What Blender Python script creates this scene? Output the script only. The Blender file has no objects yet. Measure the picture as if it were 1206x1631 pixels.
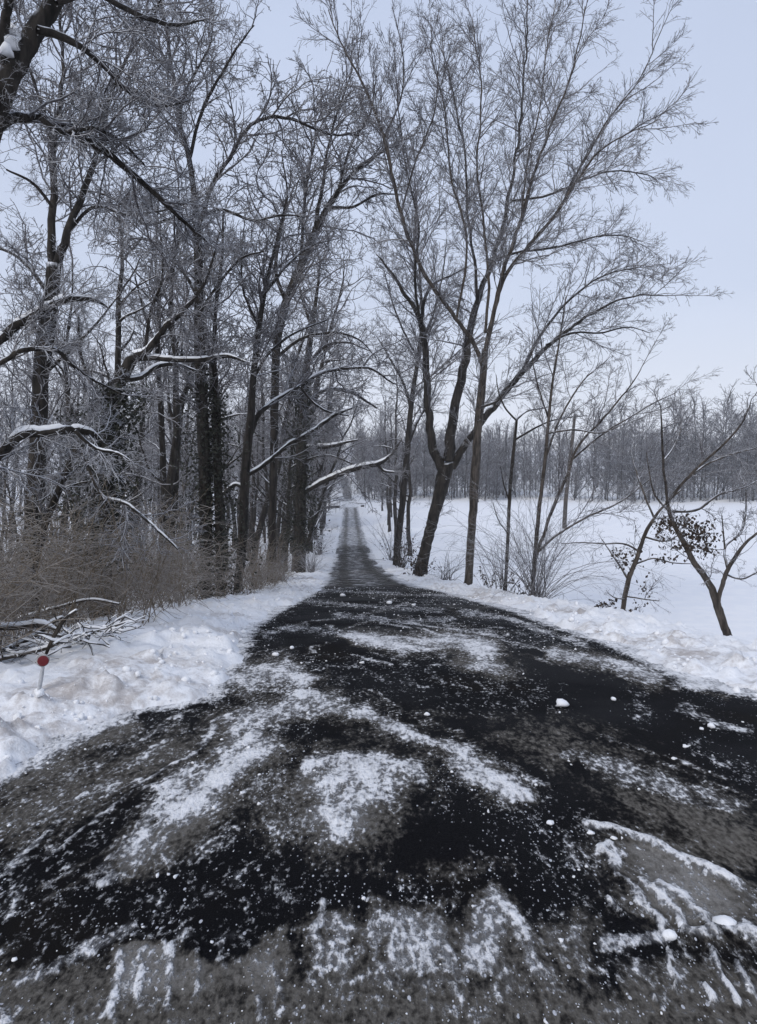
import bpy, math
import numpy as np
from mathutils import Vector, Matrix

# ------------------------------------------------------------------ camera, sky, sun, exposure
SC = bpy.context.scene
COL = SC.collection
F, CX, CY, EYE = 1130.0, 603.0, 815.5, 1.9          # focal length and centre in photograph pixels
PITCH = math.atan(70.5 / F)
cam_d = bpy.data.cameras.new("camera")
cam_d.sensor_fit = 'AUTO'
cam_d.sensor_width = 36.0
cam_d.lens = F / 1631.0 * 36.0
cam_d.clip_start = 0.05
cam_d.clip_end = 3000
cam = bpy.data.objects.new("camera", cam_d)
cam.location = (0, 0, EYE)
cam.rotation_euler = (math.pi / 2 - PITCH, 0, 0)
COL.objects.link(cam)
SC.camera = cam

SUN_EL, SUN_AZ = math.radians(42), math.radians(215)
world = bpy.data.worlds.new("World")
SC.world = world
world.use_nodes = True
wn, wl = world.node_tree.nodes, world.node_tree.links
wn.clear()
w_out = wn.new("ShaderNodeOutputWorld")
w_bg = wn.new("ShaderNodeBackground")
w_bg.inputs["Strength"].default_value = 0.1
w_sky = wn.new("ShaderNodeTexSky")
w_sky.sky_type = 'NISHITA'
w_sky.sun_disc = False
w_sky.sun_elevation = SUN_EL
w_sky.sun_rotation = SUN_AZ
w_sky.dust_density = 3.0
w_tc = wn.new("ShaderNodeTexCoord")
w_sep = wn.new("ShaderNodeSeparateXYZ")
w_ramp = wn.new("ShaderNodeValToRGB")            # the overcast cloud deck: paler towards the horizon
cr = w_ramp.color_ramp
cr.elements[0].position = 0.0
cr.elements[0].color = (0.86, 0.89, 0.96, 1)
cr.elements[1].position = 0.75
cr.elements[1].color = (0.47, 0.55, 0.74, 1)
e = cr.elements.new(0.22); e.color = (0.61, 0.68, 0.84, 1)
w_noise = wn.new("ShaderNodeTexNoise")
w_noise.inputs["Scale"].default_value = 1.6
w_noise.inputs["Detail"].default_value = 4
w_mr = wn.new("ShaderNodeMapRange")
w_mr.inputs["From Min"].default_value = 0.3
w_mr.inputs["From Max"].default_value = 0.7
w_mr.inputs["To Min"].default_value = 8.1
w_mr.inputs["To Max"].default_value = 9.7
w_sc = wn.new("ShaderNodeVectorMath"); w_sc.operation = 'SCALE'
w_mix = wn.new("ShaderNodeMix"); w_mix.data_type = 'RGBA'
w_mix.inputs["Factor"].default_value = 0.93
wl.new(w_tc.outputs["Generated"], w_sep.inputs[0])
wl.new(w_tc.outputs["Generated"], w_noise.inputs["Vector"])
wl.new(w_sep.outputs["Z"], w_ramp.inputs["Fac"])
wl.new(w_noise.outputs["Fac"], w_mr.inputs["Value"])
wl.new(w_ramp.outputs["Color"], w_sc.inputs[0])
wl.new(w_mr.outputs["Result"], w_sc.inputs["Scale"])
wl.new(w_sky.outputs["Color"], w_mix.inputs["A"])
wl.new(w_sc.outputs["Vector"], w_mix.inputs["B"])
wl.new(w_mix.outputs["Result"], w_bg.inputs["Color"])
wl.new(w_bg.outputs["Background"], w_out.inputs["Surface"])

sun_d = bpy.data.lights.new("sun", 'SUN')
sun_d.energy = 1.35
sun_d.angle = math.radians(25)
sun_d.color = (1.0, 0.95, 0.88)
sun = bpy.data.objects.new("sun", sun_d)
sdir = Vector((math.sin(SUN_AZ) * math.cos(SUN_EL), math.cos(SUN_AZ) * math.cos(SUN_EL), math.sin(SUN_EL)))
sun.rotation_euler = sdir.to_track_quat('Z', 'Y').to_euler()
sun.location = (0, 0, 60)
COL.objects.link(sun)

SC.view_settings.view_transform = 'Standard'
SC.view_settings.look = 'None'
SC.view_settings.exposure = 0.22
SC.view_settings.gamma = 1.0
SC.view_settings.use_curve_mapping = False
SC.render.engine = 'CYCLES'
SC.cycles.max_bounces = 5
SC.cycles.diffuse_bounces = 3
SC.cycles.glossy_bounces = 2
SC.cycles.volume_bounces = 3

# ------------------------------------------------------------------ small numeric helpers
def sstep(a, b, x):
    t = np.clip((np.asarray(x, float) - a) / (b - a), 0, 1)
    return t * t * (3 - 2 * t)

def _hash(ix, iy, s):
    n = (ix.astype(np.int64) * 374761393 + iy.astype(np.int64) * 668265263 + s * 974634777) & 0x7fffffff
    n = ((n ^ (n >> 13)) * 1274126177) & 0x7fffffff
    n = ((n ^ (n >> 16)) * 668265263) & 0x7fffffff
    return ((n ^ (n >> 15)) & 0xffff) / 65535.0

def vnoise(x, y, s=0):
    ix, iy = np.floor(x), np.floor(y)
    fx, fy = x - ix, y - iy
    fx = fx * fx * (3 - 2 * fx); fy = fy * fy * (3 - 2 * fy)
    a = _hash(ix, iy, s); b = _hash(ix + 1, iy, s); c = _hash(ix, iy + 1, s); d = _hash(ix + 1, iy + 1, s)
    return (a * (1 - fx) + b * fx) * (1 - fy) + (c * (1 - fx) + d * fx) * fy

def fbm(x, y, octv=4, s=0, gain=0.5):
    t, a, n = 0.0, 1.0, 0.0
    for i in range(octv):
        t = t + a * vnoise(x * 2 ** i + 17.3 * i, y * 2 ** i - 9.1 * i, s + i)
        n += a; a *= gain
    return t / n

def W(px, py, d):
    """World point seen at photograph pixel (px, py) at ground distance d ahead of the camera."""
    u, v = (px - CX) / F, (CY - py) / F
    c, s = math.cos(PITCH), math.sin(PITCH)
    dy, dz = c + v * s, -s + v * c
    k = d / dy
    return np.array([u * k, d, EYE + dz * k])

def project(X, Y, Z):
    c, s = math.cos(PITCH), math.sin(PITCH)
    z = Z - EYE
    dep = np.maximum(Y * c - z * s, 0.3)
    up = Y * s + z * c
    return CX + F * X / dep, CY - F * up / dep

# ------------------------------------------------------------------ lie of the land
_kd = np.array([-60, 0, 4, 6, 8, 12, 18, 25, 39, 55, 75, 100, 122, 136, 150, 180, 226, 270, 330, 420, 700.])
_kz = np.array([0, 0, 0, -.03, -.12, -.58, -1.35, -2.2, -3.85, -5.3, -6.1, -6.45, -6.1, -5.45, -4.85, -3.5, -1.8, .3, 3, 6, 10.])
_td = np.arange(-60, 700, 0.25)
_tz = np.interp(_td, _kd, _kz)
_k = np.hanning(19); _k /= _k.sum()
_tz = np.convolve(np.pad(_tz, 9, mode='edge'), _k, 'valid')
def zr(d):
    return np.interp(d, _td, _tz)

def ground_hit(px, py):
    """Distance at which the sight line through a photograph pixel meets the road's profile."""
    ds = np.concatenate([np.arange(1.2, 30, .02), np.arange(30, 400, .25)])
    u = W(px, py, 1.0)
    slope = u[2] - EYE
    zz = EYE + slope * ds
    k = np.argmax(zz <= zr(ds))
    return ds[k] if k else 400.0

_L = [(0,1232),(90,1185),(180,1142),(250,1130),(318,1118),(348,1085),(368,1048),(395,1000),(436,975),(478,955),(506,938),(514,928),
      (523,910),(531,893),(537,865),(543,840),(546,807),(546,796),(545,780),(540,766)]
_R = [(1206,1108),(1130,1098),(1060,1062),(990,1030),(900,1000),(840,978),(760,957),(716,945),(672,934),(654,928),(616,910),
      (599,893),(586,865),(577,840),(571,807),(562,796),(560,780),(556,766)]
def _edge(lst):
    o = []
    for px, py in lst:
        d = ground_hit(px, py)
        o.append((d, (px - CX) / F * d * 1.0))
    o.sort()
    return [a for a, b in o], [b for a, b in o]
_ld, _lx = _edge(_L)
_rd, _rx = _edge(_R)
_ld = [-60, -6, 0, 3] + [d for d in _ld if d > 3.1]; _lx = [-6, -6, -4.6, -2.95] + _lx[-(len(_ld) - 4):]
_rd = [-60, -6, 0, 3, 4.6] + [d for d in _rd if d > 4.7]; _rx = [9, 9, 8.4, 6.2, 4.2] + _rx[-(len(_rd) - 5):]
_ld += [300, 420]; _lx += [-20, -38]
_rd += [300, 420]; _rx += [-16.6, -34]
def XL(d): return np.interp(d, _ld, _lx)
def XR(d): return np.interp(d, _rd, _rx)

FIELD = -5.6
SHORE = 160.0
def ground_z(X, Y, detail=True):
    X = np.asarray(X, float); Y = np.asarray(Y, float)
    r = zr(Y)
    el, er = XL(Y) - X, X - XR(Y)
    far = sstep(25, 70, Y)
    if detail:
        rag = (fbm(X * 2.2, Y * 2.2, 4, 5) - .5) * .55 + (fbm(X * .7, Y * .7, 2, 9) - .5) * .4
        rag = rag * (1 - .5 * far)
        el2, er2 = el + rag, er + rag
    else:
        el2, er2 = el, er
    # verge beside the pond field
    drop = r - FIELD
    wid = np.maximum(np.abs(drop) * 1.55, 3.0)
    bank = np.interp(er2, [-.4, 0, .12, .35, .8, 1.3, 2.2, 4], [-.06, -.04, .04, .08, .11, .08, .02, -.04])
    right = r + bank - drop * sstep(1.3, 1.3 + wid, er)
    shore = sstep(SHORE, SHORE + 5, Y + (fbm(X * .06, Y * .0, 3, 44) - .5) * 34)
    rise = shore * (.5 + np.maximum(Y - SHORE - 26, 0) * .055)
    right = right + np.where(er > 1.3, rise, 0) * sstep(1.3, 14, er)
    # verge beside the woods
    bankl = np.interp(el2, [-.4, 0, .1, .35, .9, 1.5, 2.1, 3.2, 6, 12], [-.06, -.04, .06, .12, .19, .21, .08, -.18, -.4, -.55])
    nar = np.interp(el2, [-.4, 0, .1, .35, .8, 1.3, 2.4, 6, 12], [-.06, -.04, .04, .08, .08, .03, -.05, -.15, -.25])
    kk = sstep(8, 20, Y)
    left = r + bankl * (1 - kk) + nar * kk + np.maximum(el - 10, 0) * .05 * sstep(10, 90, Y + el) \
         + sstep(20, 90, el) * 4 - sstep(4, 14, el) * np.clip(0.9 * (1 - sstep(8, 30, Y)), 0, 1) * 0.3
    mid = r - .07
    z = np.where(er2 > -.4, right, np.where(el2 > -.4, left, mid))
    if detail:
        near = np.maximum(sstep(-.1, .25, el2) * (1 - sstep(1.9, 3.0, el2)), sstep(-.1, .2, er2) * (1 - sstep(1.3, 2.6, er2)))
        near = near * (1 - .7 * far)
        lump = np.abs(fbm(X * 3.1, Y * 3.1, 4, 21) - .5) * .13 + np.abs(fbm(X * 8, Y * 8, 4, 31, .6) - .5) * .13 - .02
        chunk = np.clip(fbm(X * 4.6, Y * 4.6, 3, 77) - .55, 0, 1) * .38
        z = z + near * (lump + chunk - .03)
        z = z + (1 - near) * (fbm(X * .35, Y * .35, 3, 3) - .5) * .22 * np.maximum(sstep(1.5, 6, el), sstep(1.5, 8, er) * .25)
    return z

def gz(x, y):
    return float(ground_z(np.array([x]), np.array([y]))[0])

# ------------------------------------------------------------------ materials
def new_mat(name):
    m = bpy.data.materials.new(name)
    m.use_nodes = True
    nt = m.node_tree
    b = nt.nodes["Principled BSDF"]
    return m, nt, nt.nodes, nt.links, b

def N(nodes, kind, **kw):
    n = nodes.new(kind)
    for k, v in kw.items():
        if k in n.inputs: n.inputs[k].default_value = v
        else: setattr(n, k, v)
    return n

def math_node(nodes, links, op, a, b=None, clamp=False):
    n = nodes.new("ShaderNodeMath"); n.operation = op; n.use_clamp = clamp
    for i, v in enumerate((a, b)):
        if v is None: continue
        if isinstance(v, (int, float)): n.inputs[i].default_value = v
        else: links.new(v, n.inputs[i])
    return n.outputs[0]

def maprange(nodes, links, v, a, b, c=0.0, d=1.0, smooth=True):
    n = nodes.new("ShaderNodeMapRange")
    n.interpolation_type = 'SMOOTHSTEP' if smooth else 'LINEAR'
    links.new(v, n.inputs["Value"])
    for k, x in (("From Min", a), ("From Max", b), ("To Min", c), ("To Max", d)):
        n.inputs[k].default_value = x
    return n.outputs[0]

def mixc(nodes, links, fac, a, b):
    n = nodes.new("ShaderNodeMix"); n.data_type = 'RGBA'
    if isinstance(fac, (int, float)): n.inputs["Factor"].default_value = fac
    else: links.new(fac, n.inputs["Factor"])
    for k, v in (("A", a), ("B", b)):
        if isinstance(v, tuple): n.inputs[k].default_value = (*v, 1)
        else: links.new(v, n.inputs[k])
    return n.outputs["Result"]

def noise(nodes, links, vec, scale, detail=4, rough=.55, dist=0.0):
    n = nodes.new("ShaderNodeTexNoise")
    n.inputs["Scale"].default_value = scale; n.inputs["Detail"].default_value = detail
    n.inputs["Roughness"].default_value = rough; n.inputs["Distortion"].default_value = dist
    links.new(vec, n.inputs["Vector"])
    return n.outputs["Fac"]

def position(nodes):
    return nodes.new("ShaderNodeNewGeometry").outputs["Position"]

SNOW = (0.82, 0.84, 0.88)
def mat_snow(name="snow", dirt=True):
    m, nt, n, l, b = new_mat(name)
    p = position(n)
    n1 = noise(n, l, p, 1.3, 5, .6)
    n2 = noise(n, l, p, 11, 5, .65)
    base = mixc(n, l, maprange(n, l, n1, .35, .7), (0.82, 0.835, 0.865), (0.88, 0.885, 0.895))
    if dirt:
        at = n.new("ShaderNodeAttribute"); at.attribute_name = "dirt"
        d1 = math_node(n, l, 'MULTIPLY', at.outputs["Fac"], maprange(n, l, math_node(n, l, 'ADD', math_node(n, l, 'MULTIPLY', n1, .6), math_node(n, l, 'MULTIPLY', n2, .4)), .42, .62))
        base = mixc(n, l, d1, base, (0.43, 0.40, 0.385))
    l.new(base, b.inputs["Base Color"])
    b.inputs["Roughness"].default_value = .75
    b.inputs["Specular IOR Level"].default_value = .25
    bm = n.new("ShaderNodeBump"); bm.inputs["Strength"].default_value = .55; bm.inputs["Distance"].default_value = .03
    hb = math_node(n, l, 'ADD', n2, math_node(n, l, 'MULTIPLY', noise(n, l, p, 45, 3, .7), .35))
    l.new(hb, bm.inputs["Height"]); l.new(bm.outputs[0], b.inputs["Normal"])
    return m

def mat_bark(name, c1, c2, frost_lo, frost_hi, frost_amt=1.0, scale=9.0, frost=(0.74, 0.77, 0.83), stretch=True):
    """Bark or twig: dark, rough, with snow and rime lying where the surface faces up."""
    m, nt, n, l, b = new_mat(name)
    g = n.new("ShaderNodeNewGeometry")
    p = g.outputs["Position"]
    mp = n.new("ShaderNodeMapping")
    mp.inputs["Scale"].default_value = (1, 1, .22 if stretch else 1)
    l.new(p, mp.inputs["Vector"])
    n1 = noise(n, l, mp.outputs[0], scale, 5, .65)
    n2 = noise(n, l, p, 4.0, 4, .6)
    base = mixc(n, l, maprange(n, l, n1, .32, .68), c1, c2)
    sep = n.new("ShaderNodeSeparateXYZ"); l.new(g.outputs["Normal"], sep.inputs[0])
    up = math_node(n, l, 'ADD', sep.outputs["Z"], math_node(n, l, 'MULTIPLY', math_node(n, l, 'SUBTRACT', n2, .5), 1.3))
    f = math_node(n, l, 'MULTIPLY', maprange(n, l, up, frost_lo, frost_hi), frost_amt)
    l.new(mixc(n, l, f, base, frost), b.inputs["Base Color"])
    b.inputs["Roughness"].default_value = .85
    b.inputs["Specular IOR Level"].default_value = .2
    if stretch:
        bm = n.new("ShaderNodeBump"); bm.inputs["Strength"].default_value = .8; bm.inputs["Distance"].default_value = .03
        l.new(n1, bm.inputs["Height"]); l.new(bm.outputs[0], b.inputs["Normal"])
    return m

def mat_plain(name, c1, c2, scale=20, rough=.7, spec=.3):
    m, nt, n, l, b = new_mat(name)
    n1 = noise(n, l, position(n), scale, 4, .6)
    l.new(mixc(n, l, maprange(n, l, n1, .3, .7), c1, c2), b.inputs["Base Color"])
    b.inputs["Roughness"].default_value = rough
    b.inputs["Specular IOR Level"].default_value = spec
    return m

M = {}
M['snow'] = mat_snow("snow_surface")
M['chunk'] = mat_snow("snow_chunk_surface", False)
M['bark'] = mat_bark("dark_bark", (0.010, 0.0085, 0.007), (0.047, 0.040, 0.034), .5, .95)
M['bark_pale'] = mat_bark("grey_bark", (0.025, 0.021, 0.0175), (0.105, 0.088, 0.074), .5, 1.0, scale=14)
M['twig'] = mat_bark("frosted_twig", (0.06, 0.056, 0.058), (0.13, 0.12, 0.125), -.2, .9, .7, 20, (0.62, 0.635, 0.67), False)
M['twig_near'] = mat_bark("rimed_twig", (0.05, 0.046, 0.048), (0.13, 0.12, 0.125), -.35, .55, .85, 20, (0.62, 0.635, 0.67), False)
M['twig_far'] = mat_bark("distant_frosted_twig", (0.045, 0.043, 0.048), (0.10, 0.095, 0.105), .1, .9, .8, 20, (0.60, 0.615, 0.65), False)
M['brush'] = mat_bark("dry_brown_brush", (0.085, 0.066, 0.048), (0.23, 0.19, 0.145), .25, 1.0, .45, 20, (0.6, 0.62, 0.66), False)
M['shrub'] = mat_bark("shrub_stem", (0.03, 0.027, 0.026), (0.085, 0.075, 0.07), .4, 1.0, .8, 20, (0.7, 0.73, 0.78), False)
M['ivy'] = mat_plain("ivy_leaf", (0.007, 0.009, 0.005), (0.027, 0.028, 0.016), 30, .55, .35)
M['deadleaf'] = mat_plain("dead_leaf", (0.020, 0.015, 0.011), (0.075, 0.054, 0.04), 30, .7, .2)

def mat_road():
    m, nt, n, l, b = new_mat("wet_asphalt_with_slush")
    p = position(n)
    def attr(nm):
        a = n.new("ShaderNodeAttribute"); a.attribute_name = nm
        return a.outputs["Fac"]
    S, G, C, T = attr("snow"), attr("slush"), attr("crumb"), attr("streak")
    C = math_node(n, l, 'MULTIPLY', C, .6)
    # stretched across the far road: sweep lines left by the plough
    mp = n.new("ShaderNodeMapping"); mp.inputs["Scale"].default_value = (1.1, 1.7, 1); l.new(p, mp.inputs["Vector"])
    drag = n.new("ShaderNodeMapping"); drag.inputs["Scale"].default_value = (1.2, .68, 1); l.new(p, drag.inputs["Vector"])
    p2 = drag.outputs[0]
    fine = noise(n, l, p2, 30, 4, .62)
    mid = noise(n, l, p2, 5.5, 7, .68, .5)
    lines = noise(n, l, mp.outputs[0], 1.7, 7, .7)
    nn = math_node(n, l, 'ADD', math_node(n, l, 'MULTIPLY', fine, .55), math_node(n, l, 'MULTIPLY', mid, .45))
    lw = math_node(n, l, 'MULTIPLY', T, .8)
    mx = n.new("ShaderNodeMix"); mx.data_type = 'FLOAT'
    l.new(lw, mx.inputs["Factor"]); l.new(nn, mx.inputs["A"]); l.new(lines, mx.inputs["B"])
    nn = mx.outputs["Result"]
    ns = math_node(n, l, 'MULTIPLY', math_node(n, l, 'SUBTRACT', nn, .5), 3.3)
    mm = math_node(n, l, 'SUBTRACT', math_node(n, l, 'ADD', S, ns), .5)
    fac = math_node(n, l, 'MULTIPLY', maprange(n, l, mm, -.07, .24), maprange(n, l, S, .03, .16))
    ag = noise(n, l, p, 150, 3, .7)
    # thin grey slush
    gm = math_node(n, l, 'SUBTRACT', math_node(n, l, 'ADD', G, math_node(n, l, 'ADD', math_node(n, l, 'MULTIPLY', math_node(n, l, 'SUBTRACT', mid, .5), 2.0), math_node(n, l, 'MULTIPLY', math_node(n, l, 'SUBTRACT', fine, .5), 1.3))), .45)
    gfac = math_node(n, l, 'MULTIPLY', maprange(n, l, gm, -.26, .42), maprange(n, l, G, .02, .2))
    # crumbs thrown by the plough
    cr_out = None
    for sc, rad, seed in ((38, .26, 0.0), (85, .30, 3.3)):
        off = n.new("ShaderNodeVectorMath"); off.operation = 'ADD'; off.inputs[1].default_value = (seed, seed * 2, 0); l.new(p2, off.inputs[0])
        v = n.new("ShaderNodeTexVoronoi"); v.inputs["Scale"].default_value = sc; l.new(off.outputs[0], v.inputs["Vector"])
        sp = n.new("ShaderNodeSeparateColor"); l.new(v.outputs["Color"], sp.inputs[0])
        dens = math_node(n, l, 'LESS_THAN', sp.outputs[0], math_node(n, l, 'MULTIPLY', C, maprange(n, l, mid, .35, .7, .25, 1.2)))
        rr = math_node(n, l, 'MULTIPLY', sp.outputs[1], rad)
        dot = math_node(n, l, 'LESS_THAN', v.outputs["Distance"], math_node(n, l, 'ADD', rr, .08))
        dd = math_node(n, l, 'MULTIPLY', dot, dens)
        cr_out = dd if cr_out is None else math_node(n, l, 'MAXIMUM', cr_out, dd)
    wet = noise(n, l, p, .9, 3, .5)
    asp = mixc(n, l, maprange(n, l, ag, .35, .75), (0.0015, 0.0015, 0.0022), (0.013, 0.0128, 0.0145))
    grey = mixc(n, l, maprange(n, l, fine, .3, .7), (0.055, 0.050, 0.043), (0.18, 0.168, 0.15))
    asp = mixc(n, l, maprange(n, l, wet, .52, .75, 0, .6), asp, (0.016, 0.013, 0.010))
    grain = math_node(n, l, 'ADD', math_node(n, l, 'MULTIPLY', mid, .45), math_node(n, l, 'ADD', math_node(n, l, 'MULTIPLY', fine, .35), math_node(n, l, 'MULTIPLY', ag, .2)))
    grey = mixc(n, l, maprange(n, l, G, .85, 1.35), grey, mixc(n, l, maprange(n, l, grain, .36, .64), (0.09, 0.083, 0.072), (0.38, 0.365, 0.345)))
    c = mixc(n, l, math_node(n, l, 'MULTIPLY', gfac, .85), asp, grey)
    film = maprange(n, l, math_node(n, l, 'ADD', S, math_node(n, l, 'MULTIPLY', math_node(n, l, 'SUBTRACT', mid, .5), 1.4)), .38, 1.0, 0, .8)
    c = mixc(n, l, film, c, (0.36, 0.365, 0.385))
    white = mixc(n, l, maprange(n, l, math_node(n, l, 'ADD', mm, math_node(n, l, 'MULTIPLY', math_node(n, l, 'SUBTRACT', mid, .5), 1.5)), -.1, .7), (0.46, 0.465, 0.48), (0.86, 0.865, 0.88))
    c = mixc(n, l, fac, c, white)
    c = mixc(n, l, math_node(n, l, 'MULTIPLY', cr_out, .8), c, (0.62, 0.64, 0.69))
    l.new(c, b.inputs["Base Color"])
    r0 = maprange(n, l, wet, .35, .7, .5, .75)
    l.new(math_node(n, l, 'ADD', r0, math_node(n, l, 'MULTIPLY', fac, .2), True), b.inputs["Roughness"])
    b.inputs["Specular IOR Level"].default_value = .035
    h = math_node(n, l, 'ADD', math_node(n, l, 'MULTIPLY', fac, maprange(n, l, fine, .2, .8, .6, 1.4)), math_node(n, l, 'MULTIPLY', gfac, .35))
    h = math_node(n, l, 'ADD', h, math_node(n, l, 'MULTIPLY', cr_out, .5))
    h = math_node(n, l, 'ADD', h, math_node(n, l, 'MULTIPLY', ag, .3))
    bm = n.new("ShaderNodeBump"); bm.inputs["Strength"].default_value = .9; bm.inputs["Distance"].default_value = .018
    l.new(h, bm.inputs["Height"]); l.new(bm.outputs[0], b.inputs["Normal"])
    return m
M['road'] = mat_road()

# ------------------------------------------------------------------ mesh helpers
def mesh_from(name, V, Q=None, T=None, mat=None, smooth=True, attrs=None):
    me = bpy.data.meshes.new(name)
    V = np.ascontiguousarray(V, dtype=np.float32)
    Q = np.zeros((0, 4), np.int32) if Q is None else np.asarray(Q, np.int32)
    T = np.zeros((0, 3), np.int32) if T is None else np.asarray(T, np.int32)
    me.vertices.add(len(V)); me.vertices.foreach_set("co", V.ravel())
    nl = Q.size + T.size
    me.loops.add(nl)
    me.loops.foreach_set("vertex_index", np.concatenate([Q.ravel(), T.ravel()]).astype(np.int32))
    me.polygons.add(len(Q) + len(T))
    st = np.concatenate([np.arange(len(Q)) * 4, Q.size + np.arange(len(T)) * 3]).astype(np.int32)
    me.polygons.foreach_set("loop_start", st)
    if smooth:
        me.polygons.foreach_set("use_smooth", np.ones(len(st), bool))
    if attrs:
        for k, v in attrs.items():
            a = me.attributes.new(k, 'FLOAT', 'POINT')
            a.data.foreach_set("value", np.ascontiguousarray(v, np.float32))
    if mat is not None: me.materials.append(mat)
    me.update(calc_edges=True)
    return me

def link(name, me, parent=None, kind=None, label=None, cat=None, group=None):
    o = bpy.data.objects.new(name, me)
    COL.objects.link(o)
    if parent is not None: o.parent = parent
    if kind: o["kind"] = kind
    if label: o["label"] = label
    if cat: o["category"] = cat
    if group: o["group"] = group
    return o

def thing(name, loc, label, cat, group=None):
    return link(name, None, None, None, label, cat, group), tuple(loc)

def root(name, loc, label, cat, group=None):
    o = link(name, None, None, None, label, cat, group)
    o.location = loc
    o.empty_display_size = .3
    return o

def tubes(P, R, S):
    """Vertices and quads of tapered tubes: P (N,K,3) centre lines, R (N,K) radii, S sides."""
    n, k, _ = P.shape
    T = np.gradient(P, axis=1)
    T /= np.linalg.norm(T, axis=2, keepdims=True) + 1e-9
    mean = T.mean(axis=1)
    ref = np.where(np.abs(mean[:, 2:3]) > .75, np.array([[1., .13, 0]]), np.array([[0.05, 0, 1.]]))
    U = np.cross(T, ref[:, None, :]); U /= np.linalg.norm(U, axis=2, keepdims=True) + 1e-9
    Vv = np.cross(T, U)
    a = np.arange(S) * 2 * np.pi / S + .4
    ring = U[:, :, None, :] * np.cos(a)[None, None, :, None] + Vv[:, :, None, :] * np.sin(a)[None, None, :, None]
    verts = P[:, :, None, :] + ring * R[:, :, None, None]
    idx = np.arange(n * k * S).reshape(n, k, S)
    q = np.stack([idx[:, :-1], np.roll(idx[:, :-1], -1, 2), np.roll(idx[:, 1:], -1, 2), idx[:, 1:]], -1)
    return verts.reshape(-1, 3), q.reshape(-1, 4)

class Acc:
    """Gathers vertices and faces of one mesh."""
    def __init__(s): s.v, s.q, s.t, s.n = [], [], [], 0
    def add(s, v, q=None, t=None):
        if q is not None and len(q): s.q.append(np.asarray(q) + s.n)
        if t is not None and len(t): s.t.append(np.asarray(t) + s.n)
        s.v.append(np.asarray(v)); s.n += len(v)
    def tubes(s, P, R, S):
        if len(P): s.add(*tubes(P, R, S))
    def mesh(s, name, mat, origin=(0, 0, 0), smooth=True):
        V = np.concatenate(s.v) - np.asarray(origin)
        return mesh_from(name, V, np.concatenate(s.q) if s.q else None, np.concatenate(s.t) if s.t else None, mat, smooth)

def catmull(pts, K):
    pts = np.asarray(pts, float)
    seg = np.linalg.norm(np.diff(pts[:, :3], axis=0), axis=1)
    t = np.concatenate([[0], np.cumsum(seg)])
    m = np.gradient(pts, t, axis=0) if len(pts) > 2 else np.repeat([(pts[1] - pts[0]) / t[1]], 2, 0)
    x = np.linspace(0, t[-1], K)
    i = np.clip(np.searchsorted(t, x, 'right') - 1, 0, len(t) - 2)
    h = (t[i + 1] - t[i])[:, None]
    u = ((x - t[i])[:, None]) / h
    h00, h10, h01, h11 = 2 * u**3 - 3 * u**2 + 1, u**3 - 2 * u**2 + u, -2 * u**3 + 3 * u**2, u**3 - u**2
    return h00 * pts[i] + h10 * h * m[i] + h01 * pts[i + 1] + h11 * h * m[i + 1]

def grow(g, P, R, per_m, lo, hi, ratio, lmin, lmax, ang, K, wig, up, rmin, rfac=.62, taper=.55, angj=.3, rper=.011):
    """Side branches sprouting from the branches (P, R)."""
    if len(P) == 0: return np.zeros((0, K, 3)), np.zeros((0, K))
    n, k0, _ = P.shape
    L = np.linalg.norm(np.diff(P, axis=1), axis=2).sum(1)
    cnt = g.poisson(np.clip(L * per_m * (hi - lo), 0, 400))
    idx = np.repeat(np.arange(n), cnt)
    m = len(idx)
    if m == 0: return np.zeros((0, K, 3)), np.zeros((0, K))
    t = lo + (hi - lo) * g.random(m)
    f = t * (k0 - 1) * .9999
    i = f.astype(int); u = (f - i)[:, None]
    pos = P[idx, i] * (1 - u) + P[idx, i + 1] * u
    rad = R[idx, i] * (1 - u[:, 0]) + R[idx, i + 1] * u[:, 0]
    T = P[idx, i + 1] - P[idx, i]; T /= np.linalg.norm(T, axis=1, keepdims=True) + 1e-9
    q = g.normal(size=(m, 3)); q -= (q * T).sum(1, keepdims=True) * T; q /= np.linalg.norm(q, axis=1, keepdims=True) + 1e-9
    an = (ang + angj * g.normal(size=m))[:, None]
    D = np.cos(an) * T + np.sin(an) * q
    ln = np.clip(ratio * L[idx] * (1 - taper * t) * g.uniform(.55, 1.35, m), lmin, lmax)
    out = np.empty((m, K, 3)); out[:, 0] = pos
    st = (ln / (K - 1))[:, None]
    for s in range(1, K):
        D = D + wig * g.normal(size=(m, 3)) + np.array([0, 0, up])
        D /= np.linalg.norm(D, axis=1, keepdims=True)
        out[:, s] = out[:, s - 1] + D * st
    r0 = np.minimum(rad * rfac, ln * rper + rmin)
    r0 = np.maximum(r0, rmin)
    rr = r0[:, None] + (np.minimum(r0, rmin) - r0)[:, None] * np.linspace(0, 1, K)[None] ** .8
    return out, rr

def snow_caps(g, P, R, rlim=.012, heavy=1.0, broken=.35):
    """Ridges of snow lying along the upper side of the branches (P, R)."""
    n, k, _ = P.shape
    T = np.gradient(P, axis=1); T /= np.linalg.norm(T, axis=2, keepdims=True) + 1e-9
    flat = 1 - sstep(.55, .92, np.abs(T[:, :, 2]))
    nz = g.random((n, k)); nz = (nz + np.roll(nz, 1, 1) + np.roll(nz, -1, 1)) / 3
    on = flat * sstep(broken - .15, broken + .15, nz)
    rs = R * .82 * on * heavy
    keep = (R.max(1) > rlim) & (on.max(1) > .2)
    C = P.copy(); C[:, :, 2] += R * (.25 + .42 * on * heavy)
    return C[keep], np.maximum(rs[keep], 1e-4)

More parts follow.
